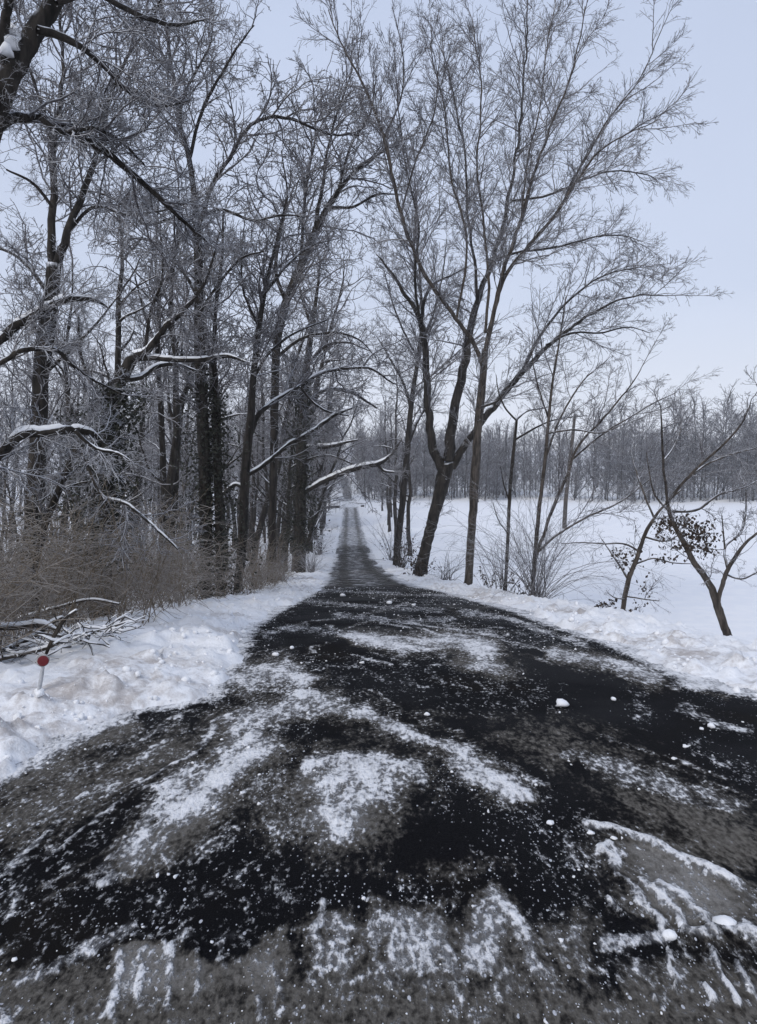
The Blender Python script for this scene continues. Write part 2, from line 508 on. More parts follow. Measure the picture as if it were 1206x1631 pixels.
LEV = dict(
    full=[dict(per_m=1.5, lo=.12, hi=.98, ratio=.27, lmin=.5, lmax=3.0, ang=.75, K=9, wig=.13, up=.035, rmin=.006),
          dict(per_m=2.6, lo=.08, hi=1., ratio=.42, lmin=.35, lmax=1.9, ang=.75, K=6, wig=.17, up=.02, rmin=.0055),
          dict(per_m=4.2, lo=.1, hi=1., ratio=.42, lmin=.2, lmax=.8, ang=.8, K=4, wig=.2, up=.0, rmin=.0050),
          dict(per_m=5.0, lo=.1, hi=1., ratio=.45, lmin=.1, lmax=.35, ang=.8, K=3, wig=.2, up=0, rmin=.0045)])

def crown(g, acc, P, R, levels, sides=(5, 4, 3, 3), rs=1.0, capacc=None, heavy=1.0, droop=0.0, dens=1.0):
    """Grows the levels of twigs on branches (P, R) into acc; snow ridges of the thicker ones into capacc."""
    cur = (P, R)
    for li, lv in enumerate(levels):
        kw = dict(lv); kw['rmin'] *= rs; kw['up'] += droop * (li > 0); kw['per_m'] *= dens
        cur = grow(g, cur[0], cur[1], **kw)
        acc.tubes(cur[0], cur[1], sides[min(li, len(sides) - 1)])
        if capacc is not None and li < 2 and len(cur[0]):
            c, r = snow_caps(g, cur[0], cur[1], .010, heavy)
            capacc.tubes(c, r, 4)

def spray_mesh(seed, style, rich, thick=1.0):
    """One side branch with its twigs, a metre long, growing along +X."""
    g = np.random.default_rng(seed)
    wig, ang, up = (.10, .62, .01) if style == 'fan' else (.24, .85, 0)
    K = 9
    P = np.zeros((1, K, 3)); D = np.array([1., 0, 0])
    for k in range(1, K):
        D = D + g.normal(size=3) * wig * .9; D /= np.linalg.norm(D); P[0, k] = P[0, k - 1] + D / (K - 1)
    R = np.linspace(.0105, .0034, K)[None] * thick
    A = Acc(); A.tubes(P, R, 5)
    a = grow(g, P, R, 15 * rich, .1, 1, .5, .12, .55, ang, 6, wig, up, .0032 * thick, taper=.5)
    A.tubes(*a, 4)
    b = grow(g, *a, 15 * rich, .1, 1, .5, .06, .28, ang, 4, wig * 1.2, 0, .0029 * thick)
    A.tubes(*b, 3)
    c = grow(g, *b, 15 * rich, .15, 1, .5, .03, .12, ang, 3, wig * 1.2, 0, .0025 * thick)
    A.tubes(*c, 3)
    return A
SPRAYS = {}
def sprays(style, mat):
    k = (style, mat)
    if k not in SPRAYS:
        SPRAYS[k] = [spray_mesh(700 + i + (50 if style == 'fan' else 0), style, .9 if style == 'fan' else .8, .95 if style == 'fan' else 1.35).mesh("branch", M[mat]) for i in range(6)]
    return SPRAYS[k]

def frame_from(D, roll):
    D = D / np.linalg.norm(D)
    u = np.cross(D, [0, 0, 1.]) if abs(D[2]) < .95 else np.cross(D, [0, 1., 0]); u /= np.linalg.norm(u)
    w = np.cross(D, u)
    c, s_ = math.cos(roll), math.sin(roll)
    return D, u * c + w * s_, np.cross(D, u * c + w * s_)

def spray_spots(g, P, R, lo, n, lmin, lmax, ang, up):
    """Where and how long the side branches of one limb are."""
    K = len(P); out = []
    L = np.linalg.norm(np.diff(P, axis=0), axis=1).sum()
    for j in range(n):
        t = lo + (1 - lo) * (j + g.random()) / n if j < n - 1 else .97
        f = t * (K - 1) * .999; i = int(f)
        p = P[i] + (P[i + 1] - P[i]) * (f - i)
        T = P[i + 1] - P[i]; T = T / (np.linalg.norm(T) + 1e-9)
        q = g.normal(size=3); q -= q.dot(T) * T; q /= np.linalg.norm(q)
        a = max(.1, g.normal(ang, .22)) if t < .95 else .15
        D = math.cos(a) * T + math.sin(a) * q + np.array([0, 0, up])
        ln = np.clip(L * .55 * (1 - .45 * t) * g.uniform(.55, 1.2), lmin, lmax)
        out.append((p, D, ln, g.uniform(0, 6.28)))
    return out

def bark_tube(g, pts, K, S, rough=.08, cap=True, kink=0.0):
    """One trunk or limb: a knotty tapered tube along pts (x, y, z, r)."""
    c = catmull(pts, K)
    P, R = c[:, :3], np.maximum(c[:, 3], .004)
    jit = g.normal(size=(K, 3)); jit[0] = 0
    P = P + jit * R[:, None] * .05
    if kink:
        w = np.cumsum(g.normal(size=(K, 3)), 0); w -= np.linspace(0, 1, K)[:, None] * w[-1]
        w += np.repeat(g.normal(size=(K // 2 + 1, 3)), 2, 0)[:K] * .8
        w *= np.minimum(1, np.arange(K) / 3.)[:, None]
        P = P + w * kink * np.linalg.norm(np.diff(P, axis=0), axis=1).sum() * .0022
    v, q = tubes(P[None], R[None], S)
    v = v.reshape(K, S, 3)
    k = 1 + rough * (fbm(np.arange(K)[:, None] * .45 + g.random() * 50, np.arange(S)[None, :] * 1.3 + g.random() * 50, 3, 2) - .5) * 2.4
    v = P[:, None] + (v - P[:, None]) * k[..., None]
    v = v.reshape(-1, 3)
    t = []
    if cap:
        v = np.concatenate([v, [P[-1]]]); e0 = (K - 1) * S
        t = [[e0 + i, e0 + (i + 1) % S, len(v) - 1] for i in range(S)]
    return v, q, t, P, R

def px_line(line, d, dd=0.0):
    """Photograph polyline [(x, y, width)] -> world points with radius; dd is how far its end leans away in depth."""
    o = []
    n = len(line)
    for i, (x, y, w) in enumerate(line):
        di = d + dd * (i / max(n - 1, 1)) ** 1.2
        p = W(x, y, di)
        o.append((*p, w * .5 * di / F))
    return np.array(o)

def leaf_quads(g, C, size, droop=.3):
    """One bent leaf (two quads) at each centre."""
    n = len(C)
    a = g.uniform(0, 2 * np.pi, n)
    ax = np.stack([np.cos(a), np.sin(a), g.normal(-droop, .45, n)], 1); ax /= np.linalg.norm(ax, axis=1, keepdims=True)
    q = g.normal(size=(n, 3)); sd = np.cross(ax, q); sd /= np.linalg.norm(sd, axis=1, keepdims=True) + 1e-9
    nm = np.cross(ax, sd)
    s = (size * g.uniform(.6, 1.3, n))[:, None]
    v = np.stack([C, C + ax * s * .5 + sd * s * .33 + nm * s * .08, C + ax * s, C + ax * s * .5 - sd * s * .33 + nm * s * .08], 1)
    q4 = np.arange(n * 4).reshape(n, 4)
    return v.reshape(-1, 3), q4

# ------------------------------------------------------------------ the ground
def build_ground():
    ys = [-60, -30, -15, -8, -4, -2, -1, -.3, .4, 1.0]
    y = 1.4
    while y < 14: ys.append(y); y *= 1.0095
    while y < 60: ys.append(y); y *= 1.014
    while y < 230: ys.append(y); y *= 1.022
    while y < 560: ys.append(y); y *= 1.06
    ys = np.array(ys)
    u = np.concatenate([-np.geomspace(6.0, 540, 70)[::-1], np.linspace(-6, 8, 360)[1:-1], np.geomspace(8, 540, 70)])
    X, Y = np.meshgrid(u, ys)
    # far from the camera the strip keeps to the road's line
    X = X + np.where(np.abs(X) < 60, 1, 0) * (.5 * (XL(Y) + XR(Y)) - .3) * sstep(12, 40, Y) * np.exp(-(X / 40) ** 2)
    Z = ground_z(X, Y)
    el, er = XL(Y) - X, X - XR(Y)
    nb = np.maximum(sstep(-.2, .1, el) * (1 - sstep(1.0, 2.0, el)), sstep(-.2, .1, er) * (1 - sstep(.6, 1.6, er)))
    dirt = nb * (.25 + .75 * sstep(.4, .65, fbm(X * .8, Y * .8, 3, 61))) * (1 - .6 * sstep(20, 60, Y))
    nr, nc = X.shape
    idx = np.arange(nr * nc).reshape(nr, nc)
    q = np.stack([idx[:-1, :-1], idx[:-1, 1:], idx[1:, 1:], idx[1:, :-1]], -1).reshape(-1, 4)
    e = np.minimum(-el, -er)                                   # depth inside the road
    inside = (e[:-1, :-1] > .9) & (e[1:, 1:] > .9) & (Y[:-1, :-1] > 1.0) & (Y[:-1, :-1] < 60)
    q = q[~inside.ravel()]
    used = np.zeros(nr * nc, bool); used[q.ravel()] = True
    remap = np.cumsum(used) - 1
    V = np.stack([X, Y, Z], -1).reshape(-1, 3)[used]
    me = mesh_from("snow_ground", V, remap[q], None, M['snow'], True, dict(dirt=dirt.ravel()[used]))
    link("snow_ground", me, kind="structure")

def capsule(px, py, line):
    """Soft strength 0..1 of a chain of capsules [(x, y, r), ...] at ground points whose photograph pixels are px, py."""
    best = np.zeros_like(px)
    for (x0, y0, r0), (x1, y1, r1) in zip(line[:-1], line[1:]):
        dx, dy = x1 - x0, y1 - y0
        t = np.clip(((px - x0) * dx + (py - y0) * dy) / (dx * dx + dy * dy + 1e-9), 0, 1)
        dist = np.hypot(px - x0 - t * dx, py - y0 - t * dy) / (r0 + (r1 - r0) * t)
        best = np.maximum(best, np.exp(-dist ** 2 * 1.1))
    return best

def blob(px, py, x, y, rx, ry, rot=0.0):
    c, s = math.cos(math.radians(rot)), math.sin(math.radians(rot))
    a = ((px - x) * c + (py - y) * s) / rx; b = (-(px - x) * s + (py - y) * c) / ry
    return np.exp(-(a * a + b * b))

def slush_fields(X, Y, Z):
    """Where snow, grey slush, crumbs and ridges lie on the road (each a fixed place on the asphalt)."""
    wx = (fbm(X * 1.7, Y * 1.7, 5, 101, .6) - .5) * .42; wy = (fbm(X * 1.7, Y * 1.7, 5, 131, .6) - .5) * .42
    wx = wx * sstep(1.5, 5, Y) + wx * .35 * (1 - sstep(1.5, 5, Y)); wy = wy * sstep(1.5, 5, Y) + wy * .35 * (1 - sstep(1.5, 5, Y))
    px, py = project(X + wx, Y + wy, Z)
    ok = Y > 1.0
    S = np.zeros_like(X); G = np.zeros_like(X); C = np.full_like(X, .012); H = np.zeros_like(X)
    def snow(f, a): np.maximum(S, np.maximum(f * (a if a > .93 else a * .97), f ** .38 * .38 * min(a, .8) * (f > .02)), out=S)
    def grey(f, a): np.maximum(G, f * a, out=G)
    def crumb(f, a): np.maximum(C, f * a, out=C)
    # the long pale streak and its spill
    f = capsule(px, py, [(395, 1180, 34), (335, 1235, 40), (245, 1310, 34), (150, 1410, 16)]); snow(f * np.clip(.12 + 1.5 * fbm((X * .97 - Y * .24) * 8, (X * .24 + Y * .97) * 1.3, 5, 405, .6), 0, 1.15), 1.22)
    grey(capsule(px, py, [(385, 1185, 70), (300, 1290, 62), (200, 1370, 40)]), 1.15); snow(capsule(px, py, [(400, 1200, 70), (320, 1290, 60), (240, 1350, 30)]), .40)
    # central swirl
    f = np.maximum(blob(px, py, 560, 1235, 100, 42), blob(px, py, 545, 1290, 75, 55)); snow(f * np.clip(.05 + 1.7 * fbm(X * 5, Y * 3, 5, 401, .6), 0, 1.1), 1.06); grey(f ** .7, 1.35)
    f = capsule(px, py, [(400, 1230, 70), (460, 1290, 70), (520, 1330, 50)]); snow(f, .45); grey(f, .7); crumb(f, .8)
    f = capsule(px, py, [(700, 1230, 50), (800, 1290, 50), (900, 1370, 60)]); snow(f, .30); crumb(f, .6)
    snow(capsule(px, py, [(480, 1215, 20), (560, 1205, 22), (650, 1225, 22), (670, 1245, 14)]), .85)
    # line of thrown snow
    f = capsule(px, py, [(490, 1105, 22), (600, 1140, 15), (690, 1185, 18), (760, 1225, 26), (850, 1270, 24)]); snow(f * np.clip(.25 + 1.3 * fbm(X * 4, Y * 4, 5, 409, .6), 0, 1.1), .92); crumb(f, .7); grey(f, 1.1)
    grey(blob(px, py, 790, 1250, 80, 40, 20), .6)
    # messy swirls below the bank's end
    f = capsule(px, py, [(385, 1085, 40), (440, 1070, 34), (490, 1085, 22)]); snow(f, .74); crumb(f, .6); grey(f, 1.1)
    f = capsule(px, py, [(395, 1150, 36), (470, 1120, 28), (540, 1120, 26)]); snow(f, .74); crumb(f, .6); grey(f, 1.1)
    f = capsule(px, py, [(420, 1015, 14), (470, 1000, 10), (560, 1010, 10)]); snow(f, .5)
    f = blob(px, py, 420, 1170, 80, 30, -15); snow(f, .55); crumb(f, .6)
    f = blob(px, py, 440, 1245, 60, 60); snow(f, .42); crumb(f, .7)
    # patch in mid road
    f = np.maximum(capsule(px, py, [(560, 1015, 14), (640, 1028, 20), (720, 1020, 26), (790, 1040, 24)]), blob(px, py, 775, 1062, 55, 20, 10)); snow(f * np.clip(.15 + 1.4 * fbm(X * 2.6, Y * 1.8, 5, 407, .6), 0, 1), .96); grey(f, 1.3)
    f = capsule(px, py, [(530, 978, 8), (640, 992, 9), (720, 985, 9)]); snow(f, .55); crumb(f, .5)
    f = capsule(px, py, [(730, 975, 9), (800, 985, 9), (860, 1005, 9), (930, 1025, 9)]); snow(f, .62); crumb(f, .6)
    f = capsule(px, py, [(480, 957, 7), (560, 965, 6), (700, 972, 7)]); snow(f, .52)
    f = capsule(px, py, [(730, 952, 6), (800, 968, 7)]); snow(f, .42)
    f = capsule(px, py, [(880, 1040, 14), (960, 1055, 16), (1040, 1080, 18)]); snow(f, .74); grey(f, 1.2)
    # the lane that runs off to the side
    f = capsule(px, py, [(1005, 1112, 18), (1030, 1140, 20)]); snow(f, .5); crumb(f, .45)
    f = capsule(px, py, [(1090, 1130, 16), (1150, 1155, 20), (1206, 1165, 16)]); snow(f, .60)
    f = capsule(px, py, [(920, 1205, 20), (1000, 1235, 24), (1080, 1255, 26), (1180, 1280, 18)]); snow(f, .58); grey(f, .75)
    f = capsule(px, py, [(1120, 1190, 24), (1206, 1230, 24)]); snow(f, .38); crumb(f, .5)
    f = blob(px, py, 900, 1190, 170, 45, 12); grey(f, .6); grey(blob(px, py, 1110, 1300, 170, 60, 20), .75); grey(blob(px, py, 700, 1390, 160, 22), .4)
    # dirty slush plate with tyre ridges
    f = np.maximum(blob(px, py, 1080, 1420, 130, 70, 22), blob(px, py, 1040, 1380, 80, 35, 15)); grey(f, 1.5); H += f * .008
    grey(blob(px, py, 1170, 1345, 130, 50, 18), .95)
    for ln in ([(962, 1362, 10), (968, 1395, 9), (1000, 1425, 9), (1030, 1455, 9), (1050, 1490, 9)],
               [(1000, 1402, 8), (1040, 1425, 8), (1070, 1460, 8), (1082, 1490, 8)],
               [(1030, 1408, 8), (1075, 1435, 8), (1110, 1468, 8), (1135, 1495, 8)],
               [(960, 1430, 6), (985, 1460, 7)],
               [(950, 1330, 9), (1010, 1345, 9), (1090, 1370, 10), (1150, 1400, 12)],
               [(1115, 1385, 14), (1160, 1405, 12)],
               [(1130, 1520, 9), (1148, 1570, 10), (1170, 1608, 11)],
               [(1178, 1545, 9), (1206, 1590, 11)], [(1108, 1578, 8), (1124, 1606, 9)],
               [(1055, 1520, 4), (1066, 1585, 3)], [(1030, 1590, 4), (1045, 1620, 4)]):
        f = capsule(px, py, ln) * np.clip(.6 + .8 * fbm(X * 9, Y * 9, 3, 481), 0, 1); snow(f, .96); H += f * .013
    f = capsule(px, py, [(960, 1505, 22), (1010, 1505, 22), (1060, 1500, 18)]); snow(f, .72)
    f = capsule(px, py, [(1085, 1490, 12), (1110, 1490, 12), (1180, 1482, 16), (1206, 1500, 14)]); snow(f, .85); H += f * .02
    # bottom band of broken slush
    wob = 30 * (fbm(X * 2.2, Y * 2.2, 2, 171) - .5)
    st = fbm(X * 7.5, Y * 1.8, 4, 191); bl = fbm(X * 3, Y * 3, 3, 197)
    wob = wob + 90 * (st - .5) + 110 * (bl - .5)
    f = sstep(1425, 1475, py + wob) * (1 - sstep(1535, 1600, py + wob)) * sstep(400, 560, px) * (1 - sstep(880, 1000, px)); snow(f * np.clip(.12 + .95 * st, 0, 1), .93); grey(f * np.clip(.3 + st, 0, 1), 1.15); crumb(f, .7)
    f = blob(px, py, 690, 1490, 170, 60); snow(f * np.clip(st * 1.2, 0, 1), .8); crumb(f, .7)
    f = blob(px, py, 880, 1400, 110, 50); crumb(f, .75); snow(f, .34)
    f = blob(px, py, 620, 1560, 130, 30); snow(f * np.clip(st * 1.4, 0, 1), .7)
    f = sstep(1490, 1580, py + wob - (px - 250) * .02); grey(f, .85); snow(f * np.clip(bl * 1.5 - .3, 0, 1), .45)
    f = sstep(1485, 1520, py + wob) * (1 - sstep(1580, 1640, py)) * sstep(150, 190, px) * (1 - sstep(430, 500, px)); f = f * np.clip(.35 + 1.1 * bl, 0, 1); grey(f, 1.25); snow(f, .42)
    for ln in [[(a_, b_, r_ * 1.45) for a_, b_, r_ in q_] for q_ in ([(256, 1490, 8), (266, 1530, 11), (268, 1570, 9), (264, 1625, 7)], [(236, 1492, 9), (222, 1530, 9), (214, 1600, 5)], [(186, 1525, 9), (178, 1570, 11), (170, 1630, 10)], [(306, 1495, 8), (314, 1535, 8), (318, 1600, 4)],
               [(344, 1495, 8), (354, 1545, 10), (360, 1590, 6)], [(395, 1500, 7), (405, 1560, 8), (412, 1620, 5)], [(440, 1550, 8), (450, 1590, 8)], [(0, 1575, 12), (12, 1625, 10)], [(520, 1440, 9), (500, 1520, 10)],
               [(815, 1460, 10), (835, 1530, 10)], [(720, 1510, 12), (730, 1570, 12)], [(640, 1480, 12), (630, 1560, 12)])]:
        f = capsule(px, py, ln) * np.clip(.1 + 1.5 * fbm(X * 9, Y * 6, 4, 483), 0, 1); snow(f, .84); H += f * .006
    f = capsule(px, py, [(190, 1492, 22), (300, 1480, 22), (390, 1486, 22)]); snow(f, .48)
    f = capsule(px, py, [(20, 1560, 22), (100, 1530, 22), (190, 1480, 24), (210, 1470, 18)]); snow(f, .60); crumb(f, .6)
    crumb(blob(px, py, 560, 1430, 240, 40), .55)
    crumb(sstep(1360, 1440, py) * .4, 1.0); snow(sstep(1350, 1450, py + wob) * .40 * np.clip(.3 + bl, 0, 1), .94)
    # smeared film by the near bank
    f = capsule(px, py, [(0, 1250, 34), (110, 1195, 30), (220, 1150, 22)]); grey(f, .95)
    f = capsule(px, py, [(0, 1310, 60), (130, 1255, 60), (280, 1190, 45)]); grey(f, .85); snow(f, .27); crumb(f, .5)
    f = capsule(px, py, [(150, 1170, 8), (230, 1140, 7)]); snow(f, .6)
    f = capsule(px, py, [(5, 1380, 20), (40, 1340, 18), (90, 1300, 12)]); snow(f, .62)
    f = capsule(px, py, [(190, 1200, 9), (260, 1160, 9)]); snow(f, .42)
    f = capsule(px, py, [(120, 1250, 16), (180, 1235, 14)]); snow(f, .45)
    # long scrapes of the plough blade and tyres
    gs = np.random.default_rng(19)
    for (x0, y0, x1, y1, n, w, a) in ((0, 1330, 330, 1165, 16, 4, .5), (60, 1440, 400, 1195, 9, 5, .55), (380, 1120, 500, 1050, 10, 4, .5), (500, 1100, 860, 1270, 10, 4, .45),
                                      (900, 1190, 1206, 1290, 12, 4, .45), (540, 1000, 830, 1050, 9, 3, .5), (700, 970, 960, 1040, 9, 3, .45), (960, 1050, 1206, 1130, 8, 4, .4), (380, 1010, 640, 960, 8, 3, .45)):
        for k in range(n):
            ox, oy = gs.normal(0, 34), gs.normal(0, 24) * (y0 / 1200.0)
            t0, t1 = sorted(gs.random(2))
            f = capsule(px, py, [(x0 + (x1 - x0) * t0 + ox, y0 + (y1 - y0) * t0 + oy, w * .7), (x0 + (x1 - x0) * t1 + ox, y0 + (y1 - y0) * t1 + oy, w * 1.3)])
            np.maximum(S, f * a * gs.uniform(.8, 1.4), out=S); grey(f, .6)
    # strip along both banks
    T = sstep(14, 24, Y + 7 * (fbm(X * .8, Y * .5, 3, 471) - .5))
    el, er = XL(Y) - X, X - XR(Y)
    kn = 1 - .75 * sstep(10, 22, Y)
    edge = np.exp(-(np.maximum(-el, 0) / (.17 * kn + .03 + 1.3 * T * np.clip(fbm(X * .2, Y * .3, 4, 491) - .3, 0, 1))) ** 2); edge2 = np.exp(-(np.maximum(-er, 0) / (.20 * kn + .03 + 1.3 * T * np.clip(fbm(X * .2, Y * .3, 4, 493) - .3, 0, 1))) ** 2)
    snow(np.maximum(edge, edge2), .92); crumb(np.exp(-(np.minimum(-el, -er) / .5) ** 2), .5)
    # faint dusting that the plough leaves everywhere
    np.maximum(S, .07 + .27 * sstep(.47, .68, fbm(X * .9 + Y * .3, Y * .45, 4, 451)), out=S)
    grey(sstep(.55, .8, fbm(X * .6, Y * .4, 4, 461)) * .4, 1.0)
    # the lane down the hill: sweep lines, a snow covered stretch over the dip
    np.maximum(S, T * .44, out=S)
    np.maximum(S, .50 * np.exp(-((Y - 19.0 + X * .8) / 1.6) ** 2), out=S)
    np.maximum(S, sstep(62, 74, Y) * (1 - sstep(150, 156, Y)) * .62, out=S)
    np.maximum(S, sstep(131, 136, Y) * (1 - sstep(148, 152, Y)) * 1.0, out=S)
    grey(T * .5, 1.0)
    grey(sstep(58, 75, Y) * (1 - sstep(150, 158, Y)), 1.0)
    mid = .5 * (XL(Y) + XR(Y))
    for o in (-.8, .8):
        tr = np.exp(-((X - mid - o) / .28) ** 2) * T
        S -= tr * .22 * (1 - sstep(131, 134, Y))
    S = np.clip(S, 0, 1.2)
    return S * ok, G * ok, np.clip(C, 0, 1), T, H * ok

ROAD = {}
def build_road():
    ys = [-40, -20, -10, -5, -2, 0, 1.0]
    y = 1.5
    while y < 24: ys.append(y); y *= 1.0075
    while y < 160: ys.append(y); y *= 1.02
    while y < 300: ys.append(y); y *= 1.03
    ys = np.array(ys)
    v = np.linspace(0, 1, 400)
    Yg = np.repeat(ys[:, None], len(v), 1)
    lo = np.where(Yg < 20, np.maximum(XL(Yg) - .5, -6.2), XL(Yg) - .5); hi = np.minimum(XR(Yg) + .5, 9.2)
    vis = np.maximum(Yg * .62 + .4, 2.0)
    # finer where it is close
    l2, h2 = np.maximum(lo, -vis), np.minimum(hi, vis)
    vv = v[None, :]
    X = np.where(vv < .08, lo + (l2 - lo) * vv / .08, np.where(vv > .92, h2 + (hi - h2) * (vv - .92) / .08, l2 + (h2 - l2) * (vv - .08) / .84))
    Z = zr(Yg)
    S, G, C, T, H = slush_fields(X, Yg, Z)
    near = 1 - sstep(14, 26, Yg)
    rough = fbm(X * 14, Yg * 14, 3, 211)
    Z = Z + H + near * np.clip(S - .25, 0, 1) * (.03 * rough + .004) + near * .012 * (fbm(X * .8, Yg * .8, 2, 7) - .5)
    nr, nc = X.shape
    idx = np.arange(nr * nc).reshape(nr, nc)
    q = np.stack([idx[:-1, :-1], idx[:-1, 1:], idx[1:, 1:], idx[1:, :-1]], -1).reshape(-1, 4)
    me = mesh_from("road", np.stack([X, Yg, Z], -1).reshape(-1, 3), q, None, M['road'], True,
                   dict(snow=S.ravel(), slush=G.ravel(), crumb=C.ravel(), streak=T.ravel()))
    link("road", me, kind="structure")
    ROAD.update(X=X, Y=Yg, Z=Z, S=S, C=C)

build_ground()
build_road()

# ------------------------------------------------------------------ trees traced limb by limb
SEED = [11]
def hero(name, label, cat, d, trunks, limbs, bark='bark', twig='twig', rs=1.0, dens=1.0, levels=None, heavy=(), cap=True, droop=0.0,
         ivy=None, ivy_size=.09, twig_on_trunk=.45, group=None, capk=1.0, lean=True, max_levels=4, style='gnarl', spray=1.0, slen=1.0, wk=1.0):
    SEED[0] += 7
    g = np.random.default_rng(SEED[0])
    trunks = [[(a_, b_, c_ * wk) for a_, b_, c_ in t_] for t_ in trunks]
    limbs = [([(a_, b_, c_ * wk) for a_, b_, c_ in l_[0]], l_[1]) if isinstance(l_, tuple) else [(a_, b_, c_ * wk) for a_, b_, c_ in l_] for l_ in limbs]
    base = px_line(trunks[0][:1], d)[0]
    x0, y0 = base[0], d
    o = (x0, y0, gz(x0, y0))
    r = root(name, o, label, cat, group)
    tw, cp = Acc(), Acc()
    mains = []
    for ti, tr in enumerate(trunks):
        pts = px_line(tr, d)
        if ti: pts[:, 1] += np.linspace(0, .25, len(pts))
        zg = gz(pts[0, 0], pts[0, 1])
        if pts[0, 2] > zg - .15 and ti == 0 or abs(pts[0, 2] - zg) < 1.2:
            pts = np.concatenate([[[pts[0, 0] - (pts[1, 0] - pts[0, 0]) * .05, pts[0, 1], min(zg - .2, pts[0, 2] - .05), pts[0, 3] * 1.18]], pts])
        K = max(10, int(len(pts) * 5))
        v, q, t, P, R = bark_tube(g, pts, K, 14 if R_px(tr) > 12 else 8)
        a = Acc(); a.add(v, q, t)
        link("trunk", a.mesh("trunk", M[bark], o), r)
        mains.append((P, R, ti, twig_on_trunk))
    for li, lim in enumerate(limbs):
        dd = float(g.uniform(-.14, .14)) * d * .8 if lean else 0.0
        if isinstance(lim, tuple): lim, dd = lim
        pts = px_line(lim, d, dd)
        K = max(12, int(len(pts) * 5))
        pts2 = pts.copy()
        v, q, t, P, R = bark_tube(g, pts2, K, 8, .08, kink=.6)
        a = Acc(); a.add(v, q, t)
        link("limb", a.mesh("limb", M[bark], o), r)
        mains.append((P, R, -1, .12))
        hv = 1.02 if li in heavy else capk * .7
        if cap:
            c, rr = snow_caps(g, P[None], R[None], .012, hv, .18 if li in heavy else .5)
            cp.tubes(c, rr, 7)
    sc = d / 28.0
    px = d / F
    lv = [dict(v, per_m=v['per_m'] / sc * .8, lmin=v['lmin'] * sc, lmax=v['lmax'] * sc, rmin=max(v['rmin'] * sc, .0022)) for v in LEV['full']][:min(max_levels, 2)]
    spots = []
    for P, R, ti, lo in mains:
        n = len(P)
        k = int(n * (lo if ti >= 0 else .12))
        Pk, Rk = P[k:], R[k:]
        if len(Pk) < 3: continue
        Lpx = np.linalg.norm(np.diff(Pk, axis=0), axis=1).sum() / px
        b1 = grow(g, Pk[None], Rk[None], **dict(lv[0], per_m=lv[0]['per_m'] * dens))
        tw.tubes(b1[0], b1[1], 5)
        if cap and len(b1[0]): cp.tubes(*snow_caps(g, *b1, .008, capk), 4)
        b2 = grow(g, *b1, **dict(lv[-1], per_m=lv[-1]['per_m'] * dens)) if len(lv) > 1 else b1
        tw.tubes(b2[0], b2[1], 3)
        spots += spray_spots(g, Pk, Rk, .05, max(2, int(Lpx * dens * spray / (17 if style == 'fan' else 20))), 34 * px * slen, (150 if style == 'fan' else 120) * px * slen, .8 if style == 'gnarl' else .62, .12)
        for q, rr in zip(*b1):
            m = max(1, int(np.linalg.norm(np.diff(q, axis=0), axis=1).sum() / px * dens * spray / (38 if style == 'fan' else 50)))
            spots += spray_spots(g, q, rr, .3, m, 26 * px * slen, 95 * px * slen, .7, .05)
    if len(spots) > 290: spots = [spots[i] for i in sorted(g.choice(len(spots), 290, replace=False))]
    ms = sprays(style, twig)
    for p, D, ln, roll in spots:
        X_, Y_, Z_ = frame_from(D, roll)
        b = link("branch", ms[g.integers(len(ms))], r)
        mt = Matrix(((*(X_ * ln),), (*(Y_ * ln),), (*(Z_ * ln),))).transposed().to_4x4()
        mt.translation = Vector(p - np.array(o))
        b.matrix_local = mt
    if tw.v: link("twigs", tw.mesh("twigs", M[twig], o), r, "stuff")
    if cp.v: link("branch_snow", cp.mesh("branch_snow", M['chunk'], o), r, "stuff")
    if ivy:
        A = Acc()
        for (ti, n, ylo, yhi, spread) in ivy:
            P, R = mains[ti][0], mains[ti][1]
            zlo, zhi = W(0, ylo, d)[2], W(0, yhi, d)[2]
            zz = P[:, 2]
            t = g.uniform(0, 1, n) ** 1.25
            z = zlo + (zhi - zlo) * t
            i = np.clip(np.searchsorted(zz, z), 1, len(zz) - 1)
            ang = g.uniform(0, 2 * np.pi, n)
            clump = .15 + 2.6 * np.clip(fbm(z * 1.1 + 5 * ti, ang * 1.1, 3, 17 + ti) - .25, 0, 1)
            off = R[i] * .95 + spread * g.random(n) ** 1.6 * clump * (1.15 - .75 * t)
            C = np.stack([P[i, 0] + np.cos(ang) * off, P[i, 1] + np.sin(ang) * off, z + .02 * g.normal(size=n)], 1)
            A.add(*leaf_quads(g, C, ivy_size, .6))
        link("ivy", A.mesh("ivy", M['ivy'], o, False), r, "stuff")
    return r

def R_px(tr): return max(w for _, _, w in tr)

T_ = "bare tree"
